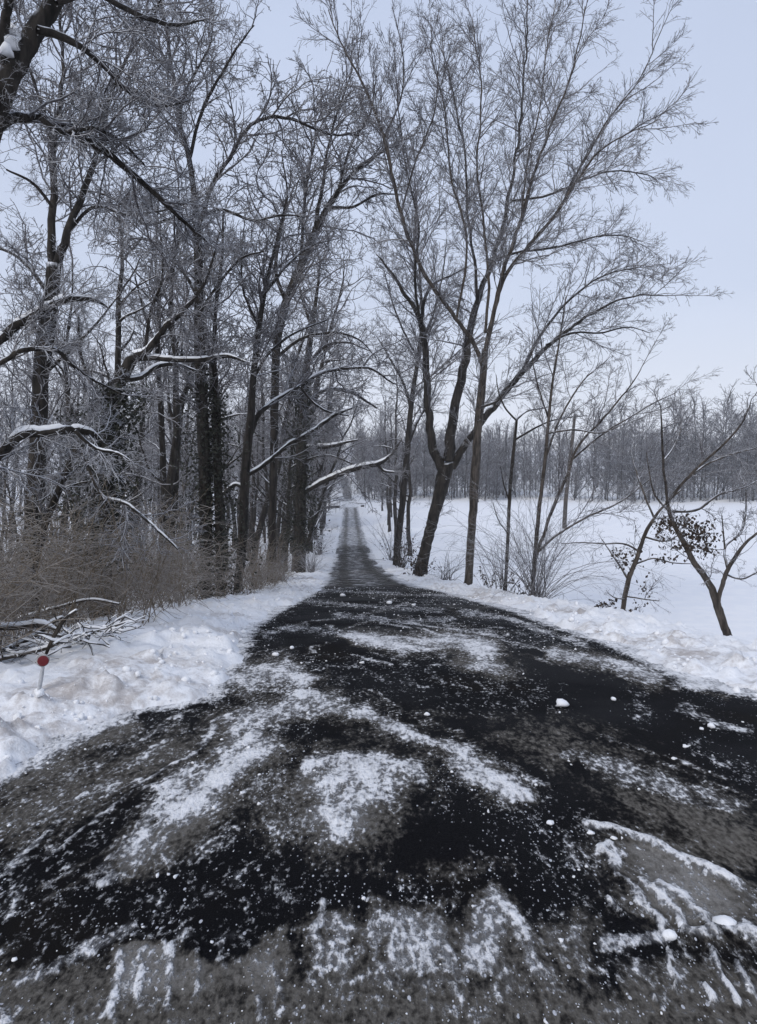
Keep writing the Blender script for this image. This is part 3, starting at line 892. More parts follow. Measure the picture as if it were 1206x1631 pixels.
# --- pond side
hero("forked_tree", "thick leaning dark trunk that forks into three heavy limbs beside the narrow lane", "tree", 30,
     [[(669, 915, 33), (674, 890, 26), (681, 860, 24), (690, 825, 25), (700, 790, 28), (707, 760, 33), (712, 738, 34)]],
     [[(706, 750, 22), (692, 715, 20), (684, 650, 17), (679, 570, 15), (673, 522, 13), (660, 488, 10), (642, 462, 8), (622, 430, 6), (600, 405, 3)],
      [(670, 515, 9), (678, 470, 7), (690, 452, 6), (715, 440, 4), (745, 425, 3)],
      [(668, 505, 6), (662, 440, 6), (668, 370, 5), (655, 300, 4), (640, 220, 3), (632, 150, 2)],
      [(714, 735, 25), (726, 660, 21), (738, 585, 19), (747, 530, 17), (758, 490, 14), (768, 450, 12), (782, 415, 10), (800, 365, 8), (812, 310, 7), (820, 270, 6), (828, 176, 5), (836, 100, 4), (840, 0, 2.5)],
      [(760, 485, 7), (758, 420, 6), (745, 340, 5.5), (742, 260, 4.5), (725, 170, 3.5), (705, 80, 2.5)],
      [(720, 745, 18), (745, 703, 16), (765, 675, 15), (800, 628, 14), (835, 585, 12), (870, 550, 10), (912, 515, 8), (955, 488, 6), (1010, 470, 4), (1065, 470, 2)],
      [(870, 550, 6), (910, 530, 5), (960, 528, 4), (1000, 520, 3), (1035, 530, 2)],
      [(782, 415, 7), (830, 402, 6), (885, 392, 5), (945, 378, 4), (985, 374, 3), (1020, 384, 1.5)],
      [(815, 320, 6), (850, 315, 5.5), (900, 300, 5), (950, 278, 4), (1000, 272, 3), (1040, 282, 2), (1056, 296, 1.2)],
      [(835, 585, 7), (870, 520, 6), (915, 470, 5), (960, 440, 4), (1005, 428, 3), (1040, 424, 1.5)],
      ], dens=1.0, capk=.5, heavy=(), style='fan', slen=.55, wk=0.72)
hero("straight_tree", "straight slim grey trunk with a broken stub and fanning crown atop the bank", "tree", 24,
     [[(746, 930, 19), (749, 880, 17), (753, 820, 17), (757, 750, 19), (760, 700, 17), (765, 645, 17), (770, 595, 15), (773, 556, 12)]],
     [[(773, 560, 10), (783, 515, 9), (800, 445, 8), (828, 363, 7), (850, 290, 6), (880, 200, 4.5), (915, 110, 3), (932, 10, 2)],
      [(770, 588, 10), (755, 548, 9), (740, 527, 9), (717, 500, 8.5), (681, 445, 8), (652, 375, 7.5), (626, 293, 7), (605, 193, 6), (588, 146, 5), (558, 95, 3.5), (523, 15, 2)],
      [(774, 556, 9), (785, 505, 8), (806, 435, 7.5), (845, 385, 7), (875, 351, 6.5), (921, 281, 5), (955, 238, 4), (990, 216, 3), (1050, 190, 1.5)],
      [(900, 312, 4.5), (935, 250, 4), (968, 190, 3.2), (1015, 130, 2.2), (1055, 45, 1.5)],
      [(727, 512, 5), (735, 460, 5), (745, 380, 4.5), (722, 280, 4), (710, 180, 3), (685, 70, 2)],
      [(773, 530, 6), (776, 440, 5.5), (768, 350, 4.5), (758, 250, 4), (765, 150, 3), (752, 30, 2)],
      [(640, 335, 4.5), (660, 260, 4), (690, 180, 3), (700, 100, 2)],
      [(612, 220, 4), (640, 150, 3), (640, 80, 2.2), (625, 10, 1.5)],
      [(762, 650, 6), (790, 640, 5), (800, 628, 2)],
      [(830, 358, 4), (838, 270, 4), (858, 180, 3), (868, 90, 2), (885, 10, 1.5)]],
     bark='bark_pale', dens=.95, capk=.45, style='fan', slen=.54, wk=0.76)
hero("roadside_tree", "slender dark tree with thin upright stem standing nearest the lane past the forked trunk", "tree", 44,
     [[(632, 882, 15), (638, 830, 13), (645, 760, 13), (651, 690, 12), (657, 630, 10), (666, 570, 8), (672, 510, 6), (668, 430, 4), (660, 350, 2)]],
     [[(648, 715, 7), (664, 672, 6), (684, 640, 4), (700, 600, 2)], [(655, 650, 6), (640, 605, 5), (618, 565, 4), (600, 535, 2)],
      [(668, 555, 5), (690, 500, 4), (705, 440, 3), (712, 380, 1.5)], [(666, 570, 5), (645, 530, 4), (625, 480, 3), (612, 430, 1.5)]], style='fan', capk=.6, wk=0.78)
hero("sapling", "thin dark sapling with a wishbone fork above the bank, next to the straight grey trunk", "sapling", 20,
     [[(805, 945, 9), (808, 880, 8), (811, 810, 8), (815, 750, 8), (820, 700, 7), (823, 668, 6)]],
     [[(823, 670, 5), (808, 654, 4), (796, 630, 3), (790, 596, 1.5)], [(823, 668, 5), (840, 655, 4), (868, 650, 3), (896, 640, 1.5)],
      [(821, 700, 5), (845, 686, 4.5), (880, 670, 3.5), (935, 662, 2)], [(812, 800, 4), (802, 770, 3), (797, 742, 1.5)], [(810, 850, 3), (795, 830, 2.5), (785, 800, 1.5)]],
     dens=.6, capk=.5, twig_on_trunk=.6, style='fan', slen=.55, wk=0.68)
hero("multistem_sapling", "slim young tree with two long diverging stems rising from the arching shrub", "sapling", 18,
     [[(847, 960, 12), (852, 890, 9), (858, 820, 8), (868, 735, 7), (873, 680, 6), (880, 610, 5), (890, 550, 3.5), (902, 470, 2)]],
     [[(852, 890, 7), (880, 812, 6.5), (905, 750, 6), (921, 710, 5), (960, 668, 4), (1000, 620, 3), (1022, 588, 1.5)],
      [(908, 735, 4.5), (958, 693, 4), (1000, 668, 3), (1040, 642, 2.5), (1078, 625, 1.5)],
      [(869, 730, 4.5), (895, 660, 4), (930, 605, 3), (972, 568, 1.5)], [(875, 670, 3.5), (858, 620, 3), (848, 570, 2), (850, 520, 1.2)],
      [(873, 690, 4), (910, 685, 3.5), (955, 690, 3), (985, 680, 1.5)],
      [(855, 880, 6), (890, 850, 5), (940, 820, 4.5), (985, 800, 4), (1040, 760, 2.5)]],
     bark='bark_pale', dens=.65, capk=.5, style='fan', slen=.55, wk=0.78)
hero("vine_hung_sapling", "crooked small tree hung with withered leaves at the bank beside a low leafy clump", "sapling", 14,
     [[(990, 994, 9), (994, 960, 9), (1001, 925, 9), (1016, 885, 8), (1028, 850, 7), (1042, 825, 6), (1060, 803, 4), (1085, 780, 3)]],
     [[(1002, 925, 5), (988, 902, 4), (974, 882, 3), (958, 858, 1.8)], [(1008, 900, 4), (1040, 890, 3), (1075, 897, 2.5), (1100, 898, 1.5)],
      [(1020, 880, 4), (1000, 868, 3.5), (960, 866, 3), (925, 864, 2.5), (895, 866, 1.5)],
      [(1042, 825, 4), (1026, 785, 3.5), (1012, 745, 2.5), (1005, 715, 1.2)], [(1026, 855, 4), (1060, 862, 3), (1090, 850, 2), (1108, 855, 1.2)],
      [(999, 950, 3), (1030, 955, 2.5), (1050, 957, 1.5)], [(998, 955, 2.5), (980, 952, 2), (968, 944, 1.2)]],
     bark='bark_pale', dens=.6, capk=.5, twig='twig', slen=.5, wk=0.85)
hero("curved_tree", "smooth grey tree curving in a Y from the snow with leaves tangled in its top", "tree", 12,
     [[(1163, 1026, 15), (1153, 995, 14), (1143, 965, 14), (1134, 938, 12), (1121, 916, 11), (1106, 897, 10), (1094, 872, 9), (1080, 848, 8), (1069, 825, 7), (1062, 798, 5)]],
     [[(1142, 966, 9), (1149, 935, 8), (1159, 908, 8), (1174, 882, 7), (1190, 862, 5), (1210, 846, 4), (1235, 830, 2.5)],
      [(1160, 908, 5), (1155, 888, 4.5), (1155, 872, 4), (1180, 850, 3.5), (1188, 815, 3), (1188, 775, 1.8)], [(1155, 875, 3.5), (1152, 850, 2.5), (1150, 820, 1.5)],
      [(1157, 915, 4), (1180, 922, 3), (1206, 912, 2)], [(1064, 805, 5), (1058, 760, 4.5), (1055, 705, 4), (1053, 650, 2)],
      [(1063, 800, 5), (1085, 772, 5), (1112, 745, 4.5), (1147, 714, 4), (1180, 678, 3), (1196, 645, 1.8)],
      [(1085, 770, 4), (1122, 742, 3.5), (1165, 724, 3), (1212, 712, 2)], [(1072, 815, 5), (1110, 812, 4.5), (1142, 790, 4), (1180, 778, 3), (1212, 764, 2)],
      [(1056, 735, 3), (1070, 715, 2.5), (1082, 690, 2), (1088, 660, 1.2)], [(1066, 815, 3.5), (1045, 790, 3), (1035, 755, 2), (1030, 720, 1.2)]],
     bark='bark_pale', dens=.6, capk=.7, heavy=(0,), twig='twig', slen=.5, wk=0.9)

# --- wood side
hero("overhanging_tree", "near trunk leaning in from the picture's edge, snow packed in its thick fork", "tree", 6.5,
     [[(-130, 900, 80), (-100, 700, 70), (-85, 450, 56), (-55, 300, 48), (-24, 215, 44), (-3, 162, 41), (13, 116, 40)]],
     [([(14, 122, 34), (38, 82, 30), (62, 42, 28), (86, 3, 26), (115, -50, 20), (150, -120, 12)], .5), ([(10, 116, 24), (0, 85, 18), (6, 45, 15), (14, 5, 13), (30, -60, 8)], -.4),
      ([(-30, 236, 18), (12, 193, 16), (60, 186, 14), (120, 213, 12), (180, 248, 10), (240, 300, 8), (290, 350, 6), (330, 385, 3)], 1.5),
      ([(64, 187, 9), (95, 210, 8), (150, 204, 7), (190, 222, 5), (230, 262, 3)], 1.0),
      ([(-60, 570, 20), (-10, 545, 17), (25, 520, 15), (70, 494, 14), (110, 477, 12), (150, 478, 7), (172, 490, 3)], .8),
      ([(-90, 790, 24), (-20, 737, 19), (10, 712, 17), (35, 691, 17), (80, 688, 15), (120, 684, 14), (146, 690, 10), (162, 704, 5)], .8),
      ([(120, 686, 7), (136, 702, 6), (150, 713, 5), (190, 724, 5), (212, 738, 3)], .2),
      ([(-40, 590, 9), (0, 578, 9), (30, 561, 9), (60, 556, 8), (90, 560, 7), (115, 585, 5), (145, 605, 4), (200, 630, 2)], .6),
      ([(60, 48, 14), (105, 60, 11), (150, 90, 9), (200, 140, 7), (250, 165, 5), (300, 160, 3)], 1.2), ([(88, 2, 14), (150, -10, 10), (210, 20, 8), (270, 40, 6), (330, 30, 3)], 1.2)],
     twig='twig_near', dens=1.3, heavy=(4, 5, 6), capk=.9, slen=1.5,
     twig_on_trunk=.75)
hero("old_trunk_tree", "broad upright trunk dividing into two stems at the edge of the picture behind the brush", "tree", 13,
     [[(46, 950, 40), (50, 870, 37), (56, 770, 36), (62, 680, 34), (66, 600, 32), (72, 540, 36), (80, 480, 31), (86, 420, 29)]],
     [[(84, 432, 19), (80, 350, 16), (88, 300, 14), (86, 230, 12), (95, 170, 10), (100, 100, 7), (98, 10, 5), (110, -60, 2)],
      [(88, 428, 19), (106, 380, 16), (121, 338, 14), (146, 268, 12), (165, 215, 10), (176, 160, 8), (200, 100, 6), (242, 30, 4), (270, -40, 2)],
      [(86, 235, 8), (70, 180, 7), (50, 120, 5), (25, 50, 4)], [(112, 365, 8), (150, 330, 7), (200, 342, 6), (260, 335, 4), (310, 318, 2)],
      [(80, 470, 9), (50, 430, 8), (15, 400, 7), (-30, 390, 4)], [(148, 265, 7), (190, 230, 6), (235, 200, 5), (270, 150, 3)], [(84, 330, 7), (50, 290, 6), (10, 270, 4)],
      [(66, 600, 8), (110, 560, 7), (150, 520, 5), (190, 470, 3)]],
     dens=1.1, capk=.8, wk=0.74)
hero("ivy_tree", "stout leaning tree smothered in dark ivy below, snow along its upper limb", "tree", 12,
     [[(160, 900, 44), (166, 800, 38), (171, 720, 31), (176, 660, 29), (184, 620, 28), (200, 590, 25), (216, 565, 21)]],
     [[(213, 568, 17), (230, 560, 15), (245, 543, 14), (262, 520, 12), (285, 500, 10), (312, 468, 7), (335, 425, 5), (350, 370, 3)], [(216, 571, 12), (245, 570, 11), (290, 573, 10), (330, 572, 10), (362, 567, 8), (392, 576, 3)],
      [(196, 606, 12), (224, 601, 11), (246, 585, 10), (280, 580, 8), (312, 590, 3)], [(176, 668, 9), (150, 620, 8), (130, 570, 6), (125, 500, 4)],
      [(232, 556, 8), (240, 500, 7), (260, 440, 5), (255, 370, 3)]],
     dens=.9, heavy=(0, 1, 2), capk=.8, ivy=[(0, 6500, 900, 610, .95)], ivy_size=.075, wk=0.78)
hero("double_trunk_tree", "tall double trunk wrapped in dark ivy with one long bough arching towards the lane", "tree", 17,
     [[(330, 960, 33), (328, 860, 30), (326, 750, 28), (322, 650, 26), (318, 560, 25), (317, 480, 21), (316, 400, 19), (314, 350, 17)], [(352, 955, 22), (350, 860, 21), (346, 750, 19), (344, 650, 16), (339, 570, 12), (341, 490, 9), (350, 410, 7), (352, 330, 4)]],
     [[(314, 358, 15), (306, 284, 13), (298, 234, 11), (284, 184, 10), (271, 100, 8), (259, 20, 6), (250, -60, 3)], [(286, 189, 7), (293, 154, 6), (318, 104, 5), (335, 70, 3), (340, 10, 2)], [(303, 250, 8), (323, 174, 7), (343, 134, 6), (378, 75, 5), (405, 40, 2.5)],
      [(318, 358, 10), (343, 284, 9), (368, 244, 8.5), (393, 204, 8), (428, 189, 7.5), (463, 189, 7), (498, 204, 6), (527, 214, 5), (572, 216, 3)],
      [(316, 350, 7), (348, 333, 7), (378, 343, 6.5), (403, 351, 6), (448, 343, 5), (490, 345, 3)], [(313, 350, 8), (269, 349, 7.5), (229, 356, 7), (214, 343, 6.5), (169, 309, 6), (144, 304, 4), (110, 320, 2)],
      [(318, 480, 8), (290, 430, 7), (250, 390, 6), (215, 380, 4), (180, 390, 2)], [(318, 500, 7), (350, 450, 6), (385, 410, 5), (420, 400, 3)], [(275, 120, 5), (240, 80, 4), (215, 30, 3)]],
     dens=1.15, capk=.8, ivy=[(0, 3000, 950, 560, .75), (1, 3000, 950, 600, .9)], ivy_size=.085, wk=0.7)
hero("bough_tree", "slim dark tree beside the lane whose long low bough carries a thick line of snow", "tree", 19,
     [[(379, 948, 24), (385, 880, 21), (389, 800, 20), (393, 725, 20), (398, 680, 18), (402, 620, 15), (408, 560, 13), (416, 500, 11), (427, 440, 8), (442, 380, 6), (458, 310, 3)]],
     [([(393, 758, 10), (425, 736, 10), (460, 708, 9), (500, 685, 9), (535, 660, 8), (560, 650, 4)], 1.0), ([(399, 692, 12), (414, 660, 11), (440, 640, 10), (475, 618, 9), (510, 596, 8), (550, 588, 7), (590, 588, 5.5), (628, 612, 3)], 2.5),
      ([(391, 778, 9), (376, 772, 9), (358, 784, 8), (350, 790, 4)], 0), ([(478, 616, 5), (500, 642, 4.5), (520, 655, 4.5), (556, 662, 3)], 1), [(405, 600, 7), (430, 560, 6), (470, 530, 5), (520, 510, 3)],
      [(412, 520, 6), (390, 470, 5), (385, 410, 4), (390, 350, 2)], [(420, 470, 6), (460, 420, 5), (500, 390, 4), (540, 380, 2)]],
     dens=1.0, heavy=(0, 1, 2, 3), capk=.8, wk=0.72)
hero("slanting_tree", "tall tree whose upper stem slants out over the lane behind the snowy bough", "tree", 26,
     [[(433, 905, 17), (435, 800, 15), (437, 700, 15), (438, 620, 15), (442, 545, 15), (456, 480, 15), (476, 430, 15), (500, 375, 13), (522, 330, 10), (550, 290, 7), (582, 258, 5), (615, 240, 2)]],
     [[(500, 375, 8), (512, 310, 7), (522, 240, 5), (537, 180, 4), (562, 110, 2)], [(477, 430, 7), (482, 360, 6), (490, 290, 5), (502, 220, 3), (500, 150, 1.5)], [(456, 480, 8), (440, 440, 7), (444, 380, 6), (458, 310, 4), (448, 240, 2)],
      [(523, 330, 6), (560, 330, 5), (600, 310, 4), (640, 310, 2)], [(440, 570, 7), (480, 540, 6), (525, 530, 5), (570, 540, 3), (600, 570, 1.5)], [(540, 300, 5), (560, 230, 4), (590, 180, 3), (600, 120, 1.5)]],
     dens=1.1, capk=.6, rs=1.2, wk=0.85)
hero("ivy_column_tree", "ivy-clad tree farther down the lane with low snow-covered boughs reaching across it", "tree", 38,
     [[(476, 865, 20), (479, 800, 18), (480, 740, 17), (482, 680, 18), (485, 620, 14), (492, 560, 10), (500, 500, 7), (510, 430, 3)]],
     [([(478, 713, 7), (500, 712, 7), (530, 710, 7), (550, 705, 5), (570, 700, 2)], 0), ([(484, 784, 8), (500, 776, 8), (520, 765, 9), (550, 752, 9), (585, 742, 9), (607, 737, 7), (628, 720, 4), (640, 700, 2)], 0), ([(600, 739, 5), (612, 750, 4), (628, 752, 2.5)], 0),
      [(490, 580, 6), (520, 550, 5), (555, 545, 4), (590, 560, 2)], [(484, 650, 7), (520, 620, 6), (560, 625, 5), (600, 650, 3)], [(496, 520, 5), (480, 470, 4), (470, 410, 2)], ([(482, 735, 5), (520, 725, 4), (548, 733, 3), (565, 740, 2)], 0)],
     dens=1.0, heavy=(0, 1, 2), capk=.8, rs=1.4, ivy=[(0, 4200, 880, 600, 1.3)], ivy_size=.14)
hero("twin_pole_tree", "bare pole-thin trunk, the straighter of two standing together between the ivy trees", "tree", 24,
     [[(264, 880, 11), (262, 800, 10), (259, 720, 10), (256, 640, 9), (251, 560, 8), (253, 490, 6), (248, 410, 4), (252, 330, 2)]], [[(252, 560, 5), (230, 500, 4), (215, 440, 2)], [(252, 480, 5), (275, 420, 4), (290, 360, 2)]], rs=1.2, dens=.9, max_levels=3)
hero("twin_pole_tree", "bare pole-thin trunk bending away at the top beside its straighter twin", "tree", 24.6,
     [[(273, 880, 10), (278, 800, 10), (283, 720, 9), (289, 650, 8), (299, 612, 7), (310, 570, 5), (318, 520, 3)]], [[(300, 608, 4), (290, 560, 3.5), (296, 500, 2)]], rs=1.2, dens=.9, max_levels=3)
hero("crooked_sapling", "crooked leaning sapling in the brush, a snow-lined fork hanging from its top", "sapling", 9,
     [[(58, 900, 10), (72, 835, 11), (90, 790, 11), (112, 738, 10), (126, 705, 9), (132, 684, 6)]],
     [([(127, 706, 6), (145, 748, 6), (165, 790, 6), (200, 800, 5), (250, 842, 5), (284, 874, 3)], -.6), ([(163, 788, 5), (168, 820, 4), (164, 850, 2.5)], -.2), ([(95, 780, 5), (125, 770, 4), (150, 765, 2)], 0), ([(120, 720, 5), (135, 680, 4), (150, 660, 2)], .3)],
     dens=1.0, heavy=(0, 1), capk=.9, max_levels=2)

# ------------------------------------------------------------------ trees of the woods, the far bank and the hill
def wood_tree_meshes(seed, H, lean, spread, trunk_r, rich, nsp, twig, bark, caps, nlimb=11, clear=.28, sl=1.0, thick=1.0):
    g = np.random.default_rng(seed)
    K = 16
    t = np.linspace(0, 1, K)
    wob = np.cumsum(g.normal(size=(K, 2)) * .022 * H / 4, 0)
    P = np.stack([wob[:, 0] + lean * H * t ** 1.3, wob[:, 1], t * H - .3], 1)
    R = trunk_r * (1 - t) ** .75 + .012
    R[0] *= 1.35
    A = Acc(); A.tubes(P[None], R[None], 8)
    lp, lr = [], []
    for i in range(nlimb):
        u = clear + (1 - clear) * (i + g.random()) / nlimb * .92
        f = u * (K - 1); j = int(f)
        p = P[j] + (P[min(j + 1, K - 1)] - P[j]) * (f - j)
        az = g.uniform(0, 2 * np.pi)
        ln = H * spread * (1.05 - .62 * u) * g.uniform(.7, 1.25)
        el = g.uniform(.35, 1.0) + .25 * u
        D = np.array([math.cos(az) * math.cos(el), math.sin(az) * math.cos(el), math.sin(el)])
        pts = [p]
        for s in range(9):
            D = D + g.normal(size=3) * .16 + np.array([0, 0, .02 - .05 * (s > 5)])
            D /= np.linalg.norm(D); pts.append(pts[-1] + D * ln / 9)
        r0 = min(R[j] * .62, ln * .016 + .015)
        lp.append(pts); lr.append(r0 + (.012 - r0) * np.linspace(0, 1, 10) ** .8)
    lp, lr = np.array(lp), np.array(lr)
    A.tubes(lp, lr, 5)
    trunk = A.mesh("trunk", bark)
    B = Acc()
    lib = [spray_mesh(seed * 10 + i, 'gnarl', rich, thick) for i in range(3)]
    lib = [(np.concatenate(q.v), np.concatenate(q.q)) for q in lib]
    spots = []
    for q, rr in zip(lp, lr): spots += spray_spots(g, q, rr, .15, nsp, .10 * H * sl, .26 * H * sl, .75, .08)
    spots += spray_spots(g, P[int(K * clear):], R[int(K * clear):], .0, nsp * 2, .10 * H * sl, .2 * H * sl, .8, .1)
    for p, D, ln, roll in spots:
        v, f = lib[g.integers(3)]
        B.add(p + v @ (np.array(frame_from(D, roll)) * ln) * 1.0, f)
    tw = B.mesh("crown", twig)
    cap = None
    if caps:
        Cc = Acc(); c, r = snow_caps(g, lp, lr, .012, .9, .4); Cc.tubes(c, r, 4)
        cap = Cc.mesh("branch_snow", M['chunk'])
    return trunk, tw, cap

def place(meshes, name, x, y, rz, sc, label, cat, group, tilt=0.0, lean=0.0):
    r = root(name, (x, y, gz(x, y) - .05), label, cat, group)
    r.rotation_euler = (Matrix.Rotation(lean, 3, 'Y') @ Matrix.Rotation(tilt, 3, 'X') @ Matrix.Rotation(rz, 3, 'Z')).to_euler(); r.scale = (sc, sc, sc)
    link("trunk", meshes[0], r)
    link("crown", meshes[1], r, "stuff")
    if meshes[2] is not None: link("branch_snow", meshes[2], r, "stuff")
    return r

def behind(x, y, table):
    p = float(project(np.array([x]), np.array([float(y)]), np.array([gz(x, y)]))[0][0])
    for lim, ph in table:
        if p < lim: return ph
    return table[-1][1]
POND = [(640, "beside the far end of the lane"), (690, "between the slender tree and forked trunk"), (752, "between the forked and the straight trunks"), (812, "between straight trunk and wishbone sapling"),
        (895, "behind the two-stemmed sapling"), (985, "behind the lone leaning pole"), (1065, "behind the vine-hung sapling"), (1140, "behind the leaf tangle of the curved tree"), (9e9, "past the curved tree at the picture's edge")]
WOOD = [(60, "past the broad two-stemmed trunk"), (150, "behind the crooked snow-lined sapling"), (240, "around the ivy-smothered leaning tree"), (305, "behind the twin pole-thin trunks"), (375, "behind the ivy-wrapped double trunk"),
        (430, "behind the bough tree"), (480, "behind the slanting tree"), (9e9, "behind the ivy column by the lane")]
g = np.random.default_rng(5)
mid = [wood_tree_meshes(100 + i, H, ln, sp, tr, .5, 3, M['twig'], M['bark'], True, nlimb=nl, clear=cl, thick=1.25)
       for i, (H, ln, sp, tr, nl, cl) in enumerate([(15, .05, .32, .17, 12, .25), (17, -.04, .29, .21, 12, .3), (12, .12, .36, .13, 12, .1), (16, .0, .28, .14, 11, .35)])]
pts = []
tries = 0
while len(pts) < 165 and tries < 9000:
    tries += 1
    y = 19 + 100 * g.random() ** 1.15
    el = (2.2 if y > 40 else 5.0) + (2 + .62 * y) * g.random() ** 1.35
    x = XL(y) - el
    if x / y < -.66: continue
    if all((x - a) ** 2 + (y - b) ** 2 > 2.4 for a, b in pts):
        pts.append((x, y))
for i, (x, y) in enumerate(pts):
    sc = g.choice([.4, .5, .6, .75, .9]) * g.uniform(.9, 1.1) * (1 + .35 * sstep(30, 80, y))
    ph = behind(x, y, WOOD); kd = "young bare tree" if sc < .62 else "tall bare tree"
    place(mid[i % 4], "woodland_tree", x, y, g.uniform(0, 6.28), sc, f"{kd} in the crowded woods {ph}", "tree", f"{kd}s in the woods {ph}", g.uniform(-.08, .08))
# edge of the far wood beside the dip and up the hill, both sides of the lane
fv = [wood_tree_meshes(200 + i, H, ln, sp, tr, .42, 5, M['twig_far'], M['bark'], False, nlimb=nl, clear=cl, sl=1.25, thick=2.1)
      for i, (H, ln, sp, tr, nl, cl) in enumerate([(15, .03, .36, .12, 14, .10), (16, -.03, .34, .13, 14, .14), (13, .06, .40, .11, 13, .05), (16, .02, .32, .12, 13, .16)])]
n = 0
for k in range(400):
    y = g.uniform(75, 300)
    if g.random() < .6: x = XL(y) - 2.5 - 40 * g.random() ** 1.6
    else: x = XR(y) + g.uniform(2.5, 30); y = y if y > 152 else y + 85; x = XR(y) + g.uniform(3, 34)
    sd = "woods side" if x < XL(y) else "field side"; ds = "in the dip" if y < 150 else "up the far slope"
    place(fv[k % 4], "hillside_tree", x, y, g.uniform(0, 6.28), g.uniform(.7, 1.05), f"bare grey tree {ds} on the lane's {sd}", "tree", f"trees {ds} on the lane's {sd}")
    n += 1
    if n >= 170: break
for k in range(150):
    x = -2 + 128 * (k + g.uniform(-.4, .4)) / 150
    row = k % 3
    y = SHORE + 3 + row * 6 + g.uniform(-2, 3) - float((fbm(np.array([x * .06]), np.array([0.]), 3, 44)[0] - .5) * 34)
    ph = behind(x, y, POND); rw = "front row" if row == 0 else "rear rows"
    place(fv[(k * 7 + row) % 4], "far_bank_tree", x, y, g.uniform(0, 6.28), g.choice([.62, .8, .95, 1.1, 1.25, 1.35]) * g.uniform(.9, 1.08) * (.86 + .26 * sstep(25, 95, x)), f"tree in the shore wood's {rw} {ph}", "tree", f"far shore trees of the {rw} {ph}")
for k, (sd, y, off) in enumerate([(-1, 41, 4.5), (-1, 44, 3.2), (-1, 47, 2.2), (-1, 50, 2.4), (-1, 54, 4.4), (-1, 57, 3.0), (-1, 61, 5), (-1, 64, 2.5), (-1, 72, 3.2), (-1, 80, 2.6), (-1, 88, 3.6), (-1, 97, 2.8), (-1, 108, 3.4), (-1, 120, 2.8), (-1, 133, 4.4), (-1, 148, 3), (-1, 162, 3), (-1, 176, 2.6),
                                 (1, 60, 3.2), (1, 68, 2.6), (1, 77, 3.4), (1, 86, 3.0), (1, 95, 3.4), (1, 108, 4.6), (1, 124, 4.0), (1, 142, 5.5), (1, 153, 2.6), (1, 163, 3.2), (1, 172, 2.4), (1, 186, 2.4), (1, 200, 2.2)]):
    x = XL(y) - off if sd < 0 else XR(y) + off
    ph = ("woods side" if sd < 0 else "field side") + (" just past the ivy column" if y < 75 else " at the bottom of the dip" if y < 130 else " where it climbs away")
    place(mid[k % 3] if y < 110 else fv[k % 4], "verge_tree", x, y, g.uniform(0, 6.28), g.uniform(.95, 1.2), f"bare tree leaning over the lane on its {ph}", "tree", f"verge trees on the {ph}", 0, -sd * (g.uniform(.10, .34) if sd < 0 and y < 75 else g.uniform(.02, .09)))
for k in range(150):
    x = 0 + 125 * (k + g.uniform(-.5, .5)) / 150; y = SHORE + 1.0 + 7 * g.random() ** 2 - float((fbm(np.array([x * .06]), np.array([0.]), 3, 44)[0] - .5) * 34)
    ph = behind(x, y, POND)
    place(fv[(2, 0)[k % 2]], "shore_scrub", x, y, g.uniform(0, 6.28), g.uniform(.16, .5), f"low far shore scrub {ph}", "shrub", f"far shore scrub {ph}")
for k in range(210):
    x = -2 + 200 * g.random(); y = 182 + 95 * g.random() ** 1.3
    ph = behind(x, y, POND)
    place(fv[k % 4], "ridge_tree", x, y, g.uniform(0, 6.28), g.uniform(.8, 1.1), f"tree on the far rise {ph}", "tree", f"trees on the far rise {ph}")

